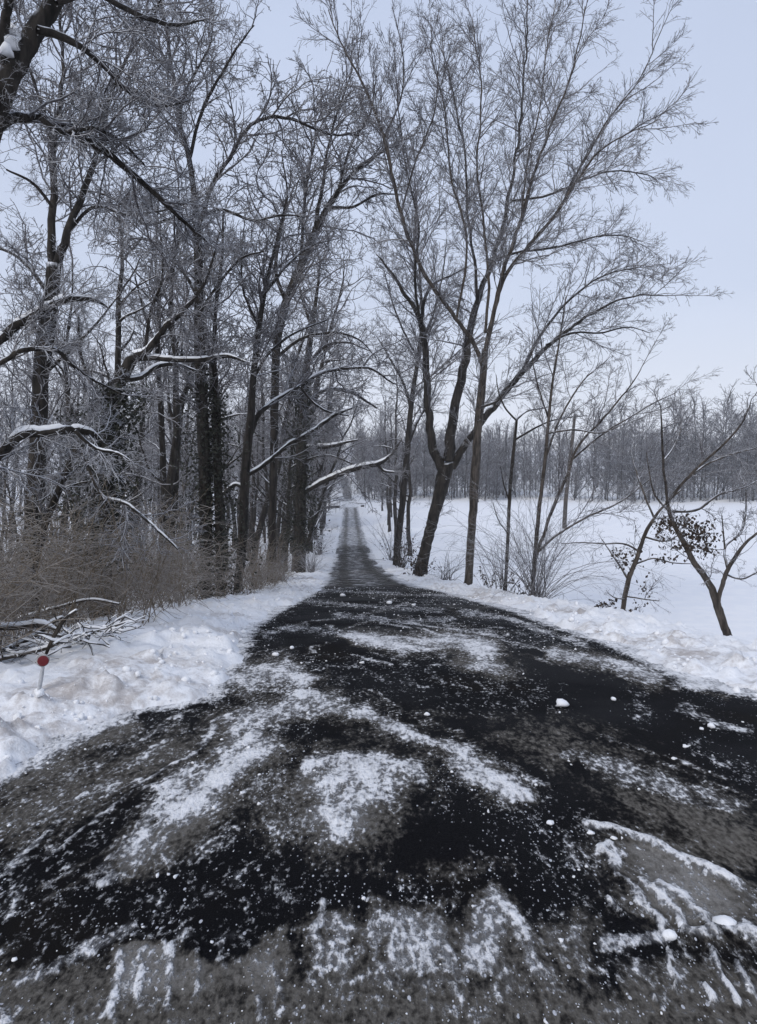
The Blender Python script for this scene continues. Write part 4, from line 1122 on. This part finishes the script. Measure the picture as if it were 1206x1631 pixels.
# ------------------------------------------------------------------ brush, shrubs, weeds
def brush():
    g = np.random.default_rng(77)
    A = Acc()
    n = 13000
    y = 5.6 + 22 * g.random(n) ** 1.5
    el = 1.15 + .6 * (y < 8.5) + (2.5 + .34 * y) * g.random(n) ** 1.1
    x = XL(y) - el
    clump = fbm(x * .6, y * .6, 3, 303)
    keep = (x / y > -.72) & (clump > .36) & ~((y < 8) & (el < 2.2))
    x, y = x[keep], y[keep]; n = len(x)
    z = ground_z(x, y)
    hgt = (.45 + 1.6 * sstep(.3, .7, fbm(x * .35, y * .35, 2, 333))) * g.random(n)
    K = 5
    az = g.normal(.2, .9, n) + np.where(g.random(n) < .5, 0, np.pi)
    el_ = g.uniform(-.3, 1.0, n)
    D = np.stack([np.cos(az) * np.cos(el_), np.sin(az) * np.cos(el_), np.sin(el_)], 1)
    P = np.empty((n, K, 3)); P[:, 0] = np.stack([x, y, z + hgt * .95], 1)
    st = (g.uniform(.3, 1.05, n) / (K - 1))[:, None]
    for s in range(1, K):
        D = D + .16 * g.normal(size=(n, 3)) + np.array([0, 0, -.16]); D /= np.linalg.norm(D, axis=1, keepdims=True)
        P[:, s] = P[:, s - 1] + D * st
    P[:, :, 2] = np.maximum(P[:, :, 2], (z - .02)[:, None])
    R = np.repeat(g.uniform(.0022, .0048, n)[:, None], K, 1) * np.linspace(1.1, .6, K)[None]
    A.tubes(P, R, 3)
    # upright canes
    i = g.choice(n, 1500); m = len(i)
    D = np.stack([g.normal(0, .3, m), g.normal(0, .3, m), np.ones(m)], 1); D /= np.linalg.norm(D, axis=1, keepdims=True)
    K = 7; P = np.empty((m, K, 3)); P[:, 0] = np.stack([x[i], y[i], z[i] - .05], 1); st = (g.uniform(.8, 2.1, m) / (K - 1))[:, None]
    for s in range(1, K):
        D = D + .12 * g.normal(size=(m, 3)) + np.array([0, 0, -.09]); D /= np.linalg.norm(D, axis=1, keepdims=True)
        P[:, s] = P[:, s - 1] + D * st
    R = np.repeat(g.uniform(.004, .008, m)[:, None], K, 1) * np.linspace(1, .45, K)[None]
    A.tubes(P, R, 4)
    c, r = grow(g, P, R, 5, .25, 1, .4, .2, .8, .8, 4, .2, -.06, .0026)
    A.tubes(c, r, 3)
    link("undergrowth", A.mesh("undergrowth", M['brush']), None, "stuff", "tangled dry brown brush filling the edge of the woods behind the snow bank", "brush")
brush()

def shrub(name, label, cat, px, py, d, n, length, spread, arch, r0, mat, dens=2.5, group=None, leaves=0, leaf=.05, twl=1):
    SEED[0] += 3
    g = np.random.default_rng(SEED[0])
    x, y = (px - CX) / F * d, d
    zg = gz(x, y)
    o = (x, y, zg)
    r = root(name, o, label, cat, group)
    K = 10
    az = g.uniform(0, 2 * np.pi, n); tl = np.abs(g.normal(0, spread, n))
    D = np.stack([np.cos(az) * np.sin(tl), np.sin(az) * np.sin(tl), np.cos(tl)], 1)
    P = np.empty((n, K, 3))
    P[:, 0] = np.stack([x + g.normal(0, .12, n), y + g.normal(0, .12, n), np.full(n, zg - .08)], 1)
    st = (length * g.uniform(.5, 1.1, n) / (K - 1))[:, None]
    for s in range(1, K):
        D = D + .09 * g.normal(size=(n, 3)) + np.array([0, 0, -arch * s / K]); D /= np.linalg.norm(D, axis=1, keepdims=True)
        P[:, s] = P[:, s - 1] + D * st
    P[:, 1:, 2] = np.maximum(P[:, 1:, 2], zg - .3)
    R = (r0 * g.uniform(.6, 1.2, n))[:, None] * np.linspace(1, .3, K)[None]
    nn = 0
    big = np.argsort(-R[:, 0])[:12]
    for i in big:
        a = Acc(); a.tubes(P[i:i + 1], R[i:i + 1], 5)
        link("stem", a.mesh("stem", M[mat], o), r)
    A = Acc()
    rest = np.setdiff1d(np.arange(n), big)
    A.tubes(P[rest], R[rest], 4)
    c, rr = grow(g, P, R, dens, .25, 1, .35, .12, .8, .7, 5, .16, -.05, r0 * .22)
    A.tubes(c, rr, 3)
    if twl > 1:
        c2, r2 = grow(g, c, rr, dens * 1.6, .2, 1, .5, .08, .3, .7, 3, .2, -.03, r0 * .18)
        A.tubes(c2, r2, 3)
    link("twigs", A.mesh("twigs", M[mat], o), r, "stuff")
    if leaves:
        L = Acc()
        allp = np.concatenate([P[:, 2:].reshape(-1, 3), c.reshape(-1, 3)])
        L.add(*leaf_quads(g, allp[g.choice(len(allp), leaves)], leaf, .8))
        link("leaves", L.mesh("leaves", M['deadleaf'], o, False), r, "stuff")
    return r

shrub("arching_shrub", "broad leafless shrub with many fine arching stems at the foot of the two-stemmed sapling", "shrub", 858, 958, 17.6, 84, 3.5, .68, .22, .010, 'twig', 3.0, twl=2)
shrub("arching_shrub", "smaller leafless shrub of thin stems around the base of the wishbone sapling", "shrub", 800, 945, 19.5, 30, 2.5, .35, .14, .009, 'shrub', 2.5)
shrub("leafy_clump", "low clump of dark withered leaves at the foot of the vine-hung sapling", "shrub", 974, 990, 14.2, 22, .55, .8, .3, .005, 'shrub', 5, leaves=260, leaf=.075)
shrub("weed_clump", "dark weed clump with dead leaves between the straight trunk and the wishbone sapling", "weeds", 776, 937, 22, 14, 1.0, .35, .08, .007, 'shrub', 4, leaves=120, leaf=.08)
shrub("bramble_bush", "tangled leafless bramble between the forked trunk and the straight grey trunk", "shrub", 712, 918, 27, 40, 1.5, .7, .22, .010, 'shrub', 4, twl=2)
shrub("base_bush", "dark leafy growth crowding the foot of the forked trunk", "shrub", 668, 912, 29.4, 26, 1.1, .6, .15, .010, 'shrub', 4, leaves=260, leaf=.1)
shrub("base_bush", "scrubby stems sprouting around the foot of the slender tree nearest the lane", "shrub", 640, 890, 42, 34, 2.8, .4, .1, .016, 'shrub', 2.5, leaves=200, leaf=.13)
shrub("roadside_bush", "wide spreading leafless bush in the snow just before the slender roadside tree", "shrub", 622, 872, 52, 30, 4.2, .65, .12, .018, 'twig', 2.5)
shrub("weed_clump", "dead dark-leaved weeds leaning over the bank beyond the wishbone sapling", "weeds", 826, 950, 19.2, 12, .8, .5, .15, .007, 'shrub', 4, leaves=110, leaf=.08)
shrub("thicket", "pale leafless thicket on the verge past the last ivy-clad tree", "shrub", 495, 880, 36, 60, 1.7, .6, .15, .010, 'twig', 4, twl=2)
shrub("thicket", "grey leafless thicket below the slanting tree at the bank", "shrub", 445, 915, 27, 60, 1.7, .6, .15, .009, 'twig', 4, twl=2)
shrub("thicket", "brown leafless thicket behind the bank at the foot of the bough tree", "shrub", 405, 935, 21, 60, 1.6, .6, .15, .008, 'brush', 5, twl=2)
shrub("thicket", "frosted leafless thicket hugging the lane's verge near the bottom of the dip", "shrub", 508, 850, 60, 50, 2.6, .6, .12, .016, 'twig', 3, twl=2)

# withered leaves in the two small trees
def leaf_tangle(parent_label, boxes, n, size, seed):
    g = np.random.default_rng(seed)
    par = [o for o in SC.objects if o.get("label") == parent_label][0]
    A = Acc()
    for (x, y, rx, ry, d, m) in boxes:
        px = x + rx * g.normal(0, .5, m); py = y + ry * g.normal(0, .5, m)
        C = np.array([W(a, b, d + dz) for a, b, dz in zip(px, py, g.normal(0, .12, m))])
        A.add(*leaf_quads(g, C, size, 1.1))
    o = par.location
    link("leaves", A.mesh("leaves", M['deadleaf'], tuple(o), False), par, "stuff")
leaf_tangle("smooth grey tree curving in a Y from the snow with leaves tangled in its top", [(1108, 848, 36, 18, 12, 260), (1085, 832, 40, 14, 12, 170), (1052, 840, 10, 24, 12.1, 60), (1122, 874, 18, 14, 12, 90), (1090, 868, 26, 10, 12, 80)], 0, .066, 3)
leaf_tangle("crooked small tree hung with withered leaves at the bank beside a low leafy clump", [(1000, 890, 22, 20, 14, 60), (1030, 935, 14, 22, 14, 30), (1060, 890, 40, 10, 14, 45), (1018, 965, 14, 10, 14, 16), (985, 880, 20, 10, 14, 25)], 0, .075, 4)

# ------------------------------------------------------------------ brush pile, fallen branches, marker, pole, wires
def sticks():
    g = np.random.default_rng(31)
    spec = [([(-30, 1002, 10), (30, 998, 10), (75, 996, 9), (90, 1003, 4)], 7.2, "long pale snow-lined stick lying flat on the brush heap"),
            ([(70, 1050, 5), (82, 1022, 6), (92, 1003, 7), (105, 985, 6), (122, 972, 4)], 6.6, "pale forked stick standing up out of the snow behind the red reflector"),
            ([(10, 1035, 8), (60, 1010, 7), (85, 990, 7), (100, 983, 4)], 7.3, "dark stick propped slantwise under the flat pale one"),
            ([(90, 1022, 10), (130, 1012, 10), (165, 1002, 8), (195, 992, 5)], 7.6, "thick snow-capped stick at the uphill end of the brush heap"),
            ([(95, 1030, 8), (120, 1018, 8), (150, 1018, 7), (172, 1004, 4)], 7.3, "short bent stick lying under the thick snow-capped one"),
            ([(0, 1050, 7), (40, 1040, 7), (80, 1030, 6), (100, 1020, 3)], 6.7, "grey stick half buried along the crest of the bank"),
            ([(30, 985, 5), (90, 968, 5), (150, 955, 4), (190, 962, 3)], 8.5, "long thin stick arching over the top of the brush heap")]
    for line, d, lab in spec:
        pts = px_line(line, d)
        zg = gz(pts[0, 0], pts[0, 1])
        v, q, t, P, R = bark_tube(g, pts, 18, 8, .08)
        o = tuple(P[0])
        r = root("fallen_stick", o, lab, "stick", "sticks on the brush heap")
        a = Acc(); a.add(v, q, t); link("stick_body", a.mesh("stick_body", M['bark_pale'], o), r)
        tw = Acc(); c, rr = grow(g, P[None], R[None], 5, .15, 1, .3, .1, .5, .8, 5, .2, 0, .003); tw.tubes(c, rr, 4)
        if tw.v: link("twigs", tw.mesh("twigs", M['shrub'], o), r, "stuff")
        cp = Acc(); c, rr = snow_caps(g, P[None], R[None], .004, 1.15, .15); cp.tubes(c, rr, 6)
        if cp.v: link("stick_snow", cp.mesh("stick_snow", M['chunk'], o), r, "stuff")
    # the smaller stuff of the heap
    n = 150
    A, B = Acc(), Acc()
    px = g.uniform(-30, 190, n); y = 6.6 + .9 * g.random(n)
    py = 1044 - (px * .22) + g.normal(0, 6, n)
    C = np.array([W(a, b, c) for a, b, c in zip(px, py, y)])
    D = g.normal(size=(n, 3)); D[:, 2] *= .22; D[:, 0] *= 1.6; D /= np.linalg.norm(D, axis=1, keepdims=True)
    K = 5; P = np.empty((n, K, 3)); P[:, 0] = C; st = (g.uniform(.12, .5, n) / (K - 1))[:, None]
    for s in range(1, K):
        D = D + .3 * g.normal(size=(n, 3)); D /= np.linalg.norm(D, axis=1, keepdims=True); P[:, s] = P[:, s - 1] + D * st
    R = np.repeat(g.uniform(.003, .013, n)[:, None], K, 1) * np.linspace(1, .6, K)
    A.tubes(P, R, 5)
    c, r = snow_caps(g, P, R, .004, 1.9, .45); B.tubes(c, r, 6)
    bp = link("brush_heap", A.mesh("brush_heap", M['shrub']), None, "stuff", "low heap of broken snow-dusted twigs behind the bank near the red reflector", "brush")
    link("heap_snow", B.mesh("heap_snow", M['chunk']), bp, "stuff")
sticks()

def lumps(n, seed, sub=1):
    """Irregular lump of snow, unit size."""
    import bmesh
    bm = bmesh.new(); bmesh.ops.create_icosphere(bm, subdivisions=sub, radius=1)
    v = np.array([x.co[:] for x in bm.verts]); f = np.array([[x.index for x in p.verts] for p in bm.faces]); bm.free()
    g = np.random.default_rng(seed); out = []
    for i in range(n):
        w = v * (1 + .28 * g.normal(size=(len(v), 1)) * (.7 if sub > 1 else 1)) * g.uniform(.65, 1.2, 3)
        if sub > 1:
            a, b = g.normal(size=3), g.normal(size=3)
            w = v * (1 + .22 * np.sin(v @ a * 2.3 + i)[:, None] + .16 * np.sin(v @ b * 4.7)[:, None] + .05 * g.normal(size=(len(v), 1))) * g.uniform(.75, 1.2, 3)
            w[:, 2] = np.maximum(w[:, 2], -.5)
        out.append(w)
    return out, f

def bolt_on(parent, name, v, q=None, t=None, mat=None, o=(0, 0, 0), smooth=True):
    a = Acc(); a.add(v, q, t); return link(name, a.mesh(name, mat, o, smooth), parent)

def disc(c, ax, r, th, S=28, dome=.0):
    ax = np.array(ax, float); ax /= np.linalg.norm(ax)
    u = np.cross(ax, [0, 0, 1.]); u /= np.linalg.norm(u); w = np.cross(u, ax)
    an = np.arange(S) * 2 * np.pi / S
    ring = np.cos(an)[:, None] * u + np.sin(an)[:, None] * w
    prof = [(r * .96, -th), (r, -th * .7), (r, th * .7), (r * .94, th), (r * .55, th + dome * .8), (r * .02, th + dome)]
    v = np.concatenate([np.array(c) + ring * a + ax * b for a, b in prof])
    idx = np.arange(len(prof) * S).reshape(len(prof), S)
    q = np.stack([idx[:-1], np.roll(idx[:-1], -1, 1), np.roll(idx[1:], -1, 1), idx[1:]], -1).reshape(-1, 4)
    return v, q

M['red'] = mat_plain("red_reflector_lens", (0.10, 0.010, 0.014), (0.17, 0.018, 0.022), 220, .45, .35)
M['greymetal'] = mat_plain("worn_grey_metal", (0.24, 0.24, 0.24), (0.42, 0.42, 0.42), 40, .5, .5)
M['whitepost'] = mat_plain("white_post_plastic", (0.34, 0.35, 0.37), (0.5, 0.51, 0.53), 18, .6, .3)
def marker():
    d = 5.5
    c = W(69, 1052, d); b = W(62, 1112, d)
    zg = gz(b[0], b[1])
    o = (b[0], b[1], zg)
    r = root("reflector_marker", o, "small round red reflector on a pale post stuck in the snow bank", "road marker")
    ax = np.array([.33, -.93, .08])
    bolt_on(r, "reflector_backing", *disc(c + np.array([-.008, .006, 0]), ax, .050, .006), None, M['greymetal'], o)
    bolt_on(r, "red_lens", *disc(c - np.array([-.004, .012, 0]), ax, .041, .003, dome=.001), None, M['red'], o)
    g = np.random.default_rng(1)
    P = catmull(np.array([(b[0] - .015, b[1], zg - .3, .016), (b[0], b[1], zg, .016), ((b[0] + c[0]) / 2, c[1] + .012, (zg + c[2]) / 2, .015), (c[0] - .004, c[1] + .012, c[2] - .01, .012)]), 12)
    v, q = tubes(P[None, :, :3], P[None, :, 3], 8)
    v = v.copy(); bolt_on(r, "post", v, q, None, M['whitepost'], o)
marker()

def snag():
    g = np.random.default_rng(8)
    d = 88
    pts = px_line([(899, 840, 7), (901, 800, 6.5), (905, 760, 6), (910, 715, 5.5), (916, 660, 4)], d)
    pts[0, 2] = gz(pts[0, 0], d) - .3
    v, q, t, P, R = bark_tube(g, pts, 24, 10, .05)
    o = (P[0, 0], d, gz(P[0, 0], d))
    r = root("leaning_pole", o, "thin leaning grey pole standing alone out in the snowy field", "pole")
    a = Acc(); a.add(v, q, t); link("shaft", a.mesh("shaft", M['bark_pale'], o), r)
    A = Acc(); c, rr = grow(g, P[None, 8:], R[None, 8:], .8, .1, 1, .1, .3, 1.0, 1.0, 5, .15, .02, .02); A.tubes(c, rr, 4)
    if A.v: link("stubs", A.mesh("stubs", M['bark_pale'], o), r, "stuff")
snag()

M['wire'] = mat_plain("frosted_wire", (0.22, 0.23, 0.25), (0.4, 0.41, 0.44), 3, .6, .3)
for (p0, p1, sag, lab) in (((895, 714), (1330, 742), 8, "uppermost pale overhead wire crossing in front of the far trees"), ((895, 724), (1330, 744), 12, "middle pale overhead wire crossing in front of the far trees"),
                           ((895, 738), (1330, 758), 10, "lowest pale overhead wire crossing in front of the far trees")):
    t = np.linspace(0, 1, 20)
    Pw = np.array([W(p0[0] + (p1[0] - p0[0]) * k, p0[1] + (p1[1] - p0[1]) * k + sag * 4 * k * (1 - k), 89 + 30 * k) for k in t])
    v, q = tubes(Pw[None], np.full((1, 20), .012), 5)
    link("overhead_wire", mesh_from("overhead_wire", v, q, None, M['wire']), None, None, lab, "wire", "wires over the field")

# fallen log by the dip, dark boulder opposite, litter twigs by the curved tree
def log_and_bits():
    g = np.random.default_rng(55)
    pts = px_line([(512, 806, 4), (524, 808, 6), (533, 804, 6), (541, 797, 5)], 132)
    pts[:, 2] = [gz(p[0], p[1]) + .3 for p in pts]
    v, q, t, P, R = bark_tube(g, pts, 18, 10, .1)
    o = tuple(P[0]); r = root("fallen_log", o, "dark fallen log lying on the verge where the lane is snow covered", "log")
    a = Acc(); a.add(v, q, t); link("log_body", a.mesh("log_body", M['bark'], o), r)
    cp = Acc(); c, rr = snow_caps(g, P[None], R[None], .01, 1.1, .1); cp.tubes(c, rr, 7)
    if cp.v: link("log_snow", cp.mesh("log_snow", M['chunk'], o), r, "stuff")
    ls, f = lumps(1, 5, 2)
    p = W(575, 797, 134); z = gz(p[0] + .3, p[1])
    bo = link("dark_boulder", mesh_from("dark_boulder", ls[0] * .38, None, f, M['bark']), None, None, "dark snow-topped boulder on the verge opposite the fallen log", "rock")
    bo.location = (p[0] + .3, p[1], z + .15)
    for line, d, lab in (([(1082, 999, 2.5), (1090, 1005, 3), (1097, 1008, 3), (1104, 1009, 2)], 13, "short dark twig lying on the snow slope between the two small trees"),
                         ([(1130, 1022, 3), (1138, 1027, 3.5), (1150, 1028, 4), (1165, 1029, 4), (1176, 1026, 3)], 11.8, "litter of broken twigs at the foot of the curved grey tree")):
        pts = px_line(line, d)
        pts[:, 2] = ground_z(pts[:, 0], pts[:, 1]) + .02
        v, q, t, P, R = bark_tube(g, pts, 14, 6, .08)
        o = tuple(P[0]); r = root("fallen_twig", o, lab, "twig")
        a = Acc(); a.add(v, q, t); link("twig_body", a.mesh("twig_body", M['shrub'], o), r)
        A = Acc(); c, rr = grow(g, P[None], R[None], 40 if d < 12 else 12, .1, 1, .4, .06, .25, .9, 4, .2, .03, .004); A.tubes(c, rr, 4)
        if A.v: link("side_shoots", A.mesh("side_shoots", M['shrub'], o), r, "stuff")
log_and_bits()

# snow in the crotch of the overhanging tree
def crotch():
    par = [o for o in SC.objects if o.name.startswith("overhanging_tree")][0]
    ls, f = lumps(3, 9, 2)
    A = Acc()
    for w, (x, y, s) in zip(ls, ((14, 68, .085), (20, 52, .06), (10, 82, .07))):
        A.add(w * s + W(x, y, 6.42), None, f)
    link("crotch_snow", A.mesh("crotch_snow", M['chunk'], tuple(par.location)), par, "stuff")
crotch()

# ------------------------------------------------------------------ lumps of snow on the asphalt and the banks
def road_z(x, y): return float(zr(y))
CH = [(900, 1126, 20, "largest white snow lump alone on the bare black asphalt"), (682, 1140, 10, "small upright snow lump on bare asphalt beyond the thrown streak"), (1143, 1160, 15, "rounded snow lump at the end of the white smear by the verge"),
      (1103, 1191, 9, "small round snow lump alone on dark asphalt short of the verge"), (463, 1034, 9, "small snow lump beside the swirls under the end of the bank"), (437, 1045, 11, "snow lump sitting on the edge of the swirls under the bank"),
      (577, 1057, 7, "tiny snow lump alone short of the mid-road slush patch"), (1085, 1494, 26, "smooth snow lump at the head of the tyre ridges"), (1112, 1488, 30, "larger snow lump next to the smooth one at the tyre ridges"),
      (1178, 1480, 40, "biggest rough snow lump at the end of the row past the tyre ridges"), (952, 1331, 14, "white lump at the corner of the dirty slush plate"), (990, 1340, 12, "lump on the upper rim of the dirty slush plate"),
      (885, 1314, 12, "snow lump at the lower end of the thrown streak"), (620, 962, 9, "snow lump among crumbs where the lane narrows"), (1128, 1162, 8, "small lump just beside the rounded one by the verge"),
      (985, 1116, 9, "snow lump on dark asphalt below the verge slush"), (1085, 1212, 9, "lump on the smear along the side lane"), (660, 965, 8, "snow lump mid lane just where the hill begins"), (545, 950, 8, "snow lump at the bank side where the lane narrows")]
for i, (px, py, w, lab) in enumerate(CH):
    d = ground_hit(px, py)
    s = w * .5 * d / F
    ls, f = lumps(1, 400 + i, 2)
    x = (px - CX) / F * d
    o = link("snow_chunk", mesh_from("snow_chunk", ls[0] * s * np.array([1, .85, .62]), None, f, M['chunk']), None, None, lab, "snow lump", "snow lumps on the road")
    o.location = (x, d, road_z(x, d) + s * .35)

def crumbs():
    g = np.random.default_rng(91)
    ls, f = lumps(24, 12, 1)
    A = Acc()
    X, Y, Z, S, C = (ROAD[k].ravel() for k in "XYZSC")
    ok = np.where((Y > 2.0) & (Y < 22) & (np.abs(X) < Y * .6 + .3))[0]
    wgt = (.004 + .5 * np.exp(-((S[ok] - .5) / .2) ** 2) + .9 * C[ok] ** 2) * Y[ok] ** 1.2
    e = np.minimum(X[ok] - XL(Y[ok]), XR(Y[ok]) - X[ok])
    wgt *= (e > -.2); wgt /= wgt.sum()
    pick = ok[g.choice(len(ok), 2000, p=wgt)]
    vs = []
    for i in pick:
        s = .0022 + .010 * g.random() ** 6 + .0003 * Y[i]
        a = g.uniform(0, 6.28); c_, s_ = math.cos(a), math.sin(a)
        w = ls[g.integers(24)] * s
        w = np.stack([w[:, 0] * c_ - w[:, 1] * s_, w[:, 0] * s_ + w[:, 1] * c_, w[:, 2] * .8], 1)
        vs.append(w + [X[i] + g.normal() * .01, Y[i] + g.normal() * .01, Z[i] + s * .3])
    nv = len(ls[0])
    V = np.concatenate(vs); Fc = (f[None] + (np.arange(len(vs)) * nv)[:, None, None]).reshape(-1, 3)
    link("snow_crumbs", mesh_from("snow_crumbs", V, None, Fc, M['chunk'], False), None, "stuff", "loose crumbs of ploughed snow scattered over the asphalt", "snow")
    # clods on both banks
    n = 2600; vs = []
    ls, f = lumps(16, 13, 1)
    y = 2.5 + 24 * g.random(n) ** 1.7
    side = g.random(n) < .6
    off = np.abs(g.normal(0, .7, n))
    x = np.where(side, XL(y) - off, XR(y) + off * .8)
    z = ground_z(x, y)
    for i in range(n):
        s = .005 + .036 * g.random() ** 5
        w = ls[g.integers(16)] * s
        vs.append(w + [x[i], y[i], max(z[i], road_z(x[i], y[i])) + s * .15])
    nv = len(ls[0])
    V = np.concatenate(vs); Fc = (f[None] + (np.arange(n) * nv)[:, None, None]).reshape(-1, 3)
    link("bank_clods", mesh_from("bank_clods", V, None, Fc, M['chunk'], False), None, "stuff", "clods of ploughed snow lying along the snow banks", "snow")
crumbs()

hz = bpy.data.materials.new("haze_air"); hz.use_nodes = True
hn = hz.node_tree.nodes; hn.clear()
ho = hn.new("ShaderNodeOutputMaterial"); hv = hn.new("ShaderNodeVolumePrincipled")
hv.inputs["Color"].default_value = (0.96, 0.97, 1.0, 1); hv.inputs["Density"].default_value = 0.00055; hv.inputs["Anisotropy"].default_value = 0.2
hz.node_tree.links.new(hv.outputs[0], ho.inputs["Volume"])
bx = np.array([(x, y, z) for x in (-620, 620) for y in (-75, 640) for z in (-12, 62)], float)
link("haze", mesh_from("haze", bx, np.array([(0, 1, 3, 2), (4, 6, 7, 5), (0, 4, 5, 1), (2, 3, 7, 6), (0, 2, 6, 4), (1, 5, 7, 3)]), None, hz, False), None, "stuff", "thin grey winter haze hanging over the whole scene", "haze")

tot = sum(len(m.loops) - 2 * len(m.polygons) for m in bpy.data.meshes)
print("TRIS", tot, "OBJS", len(SC.objects))
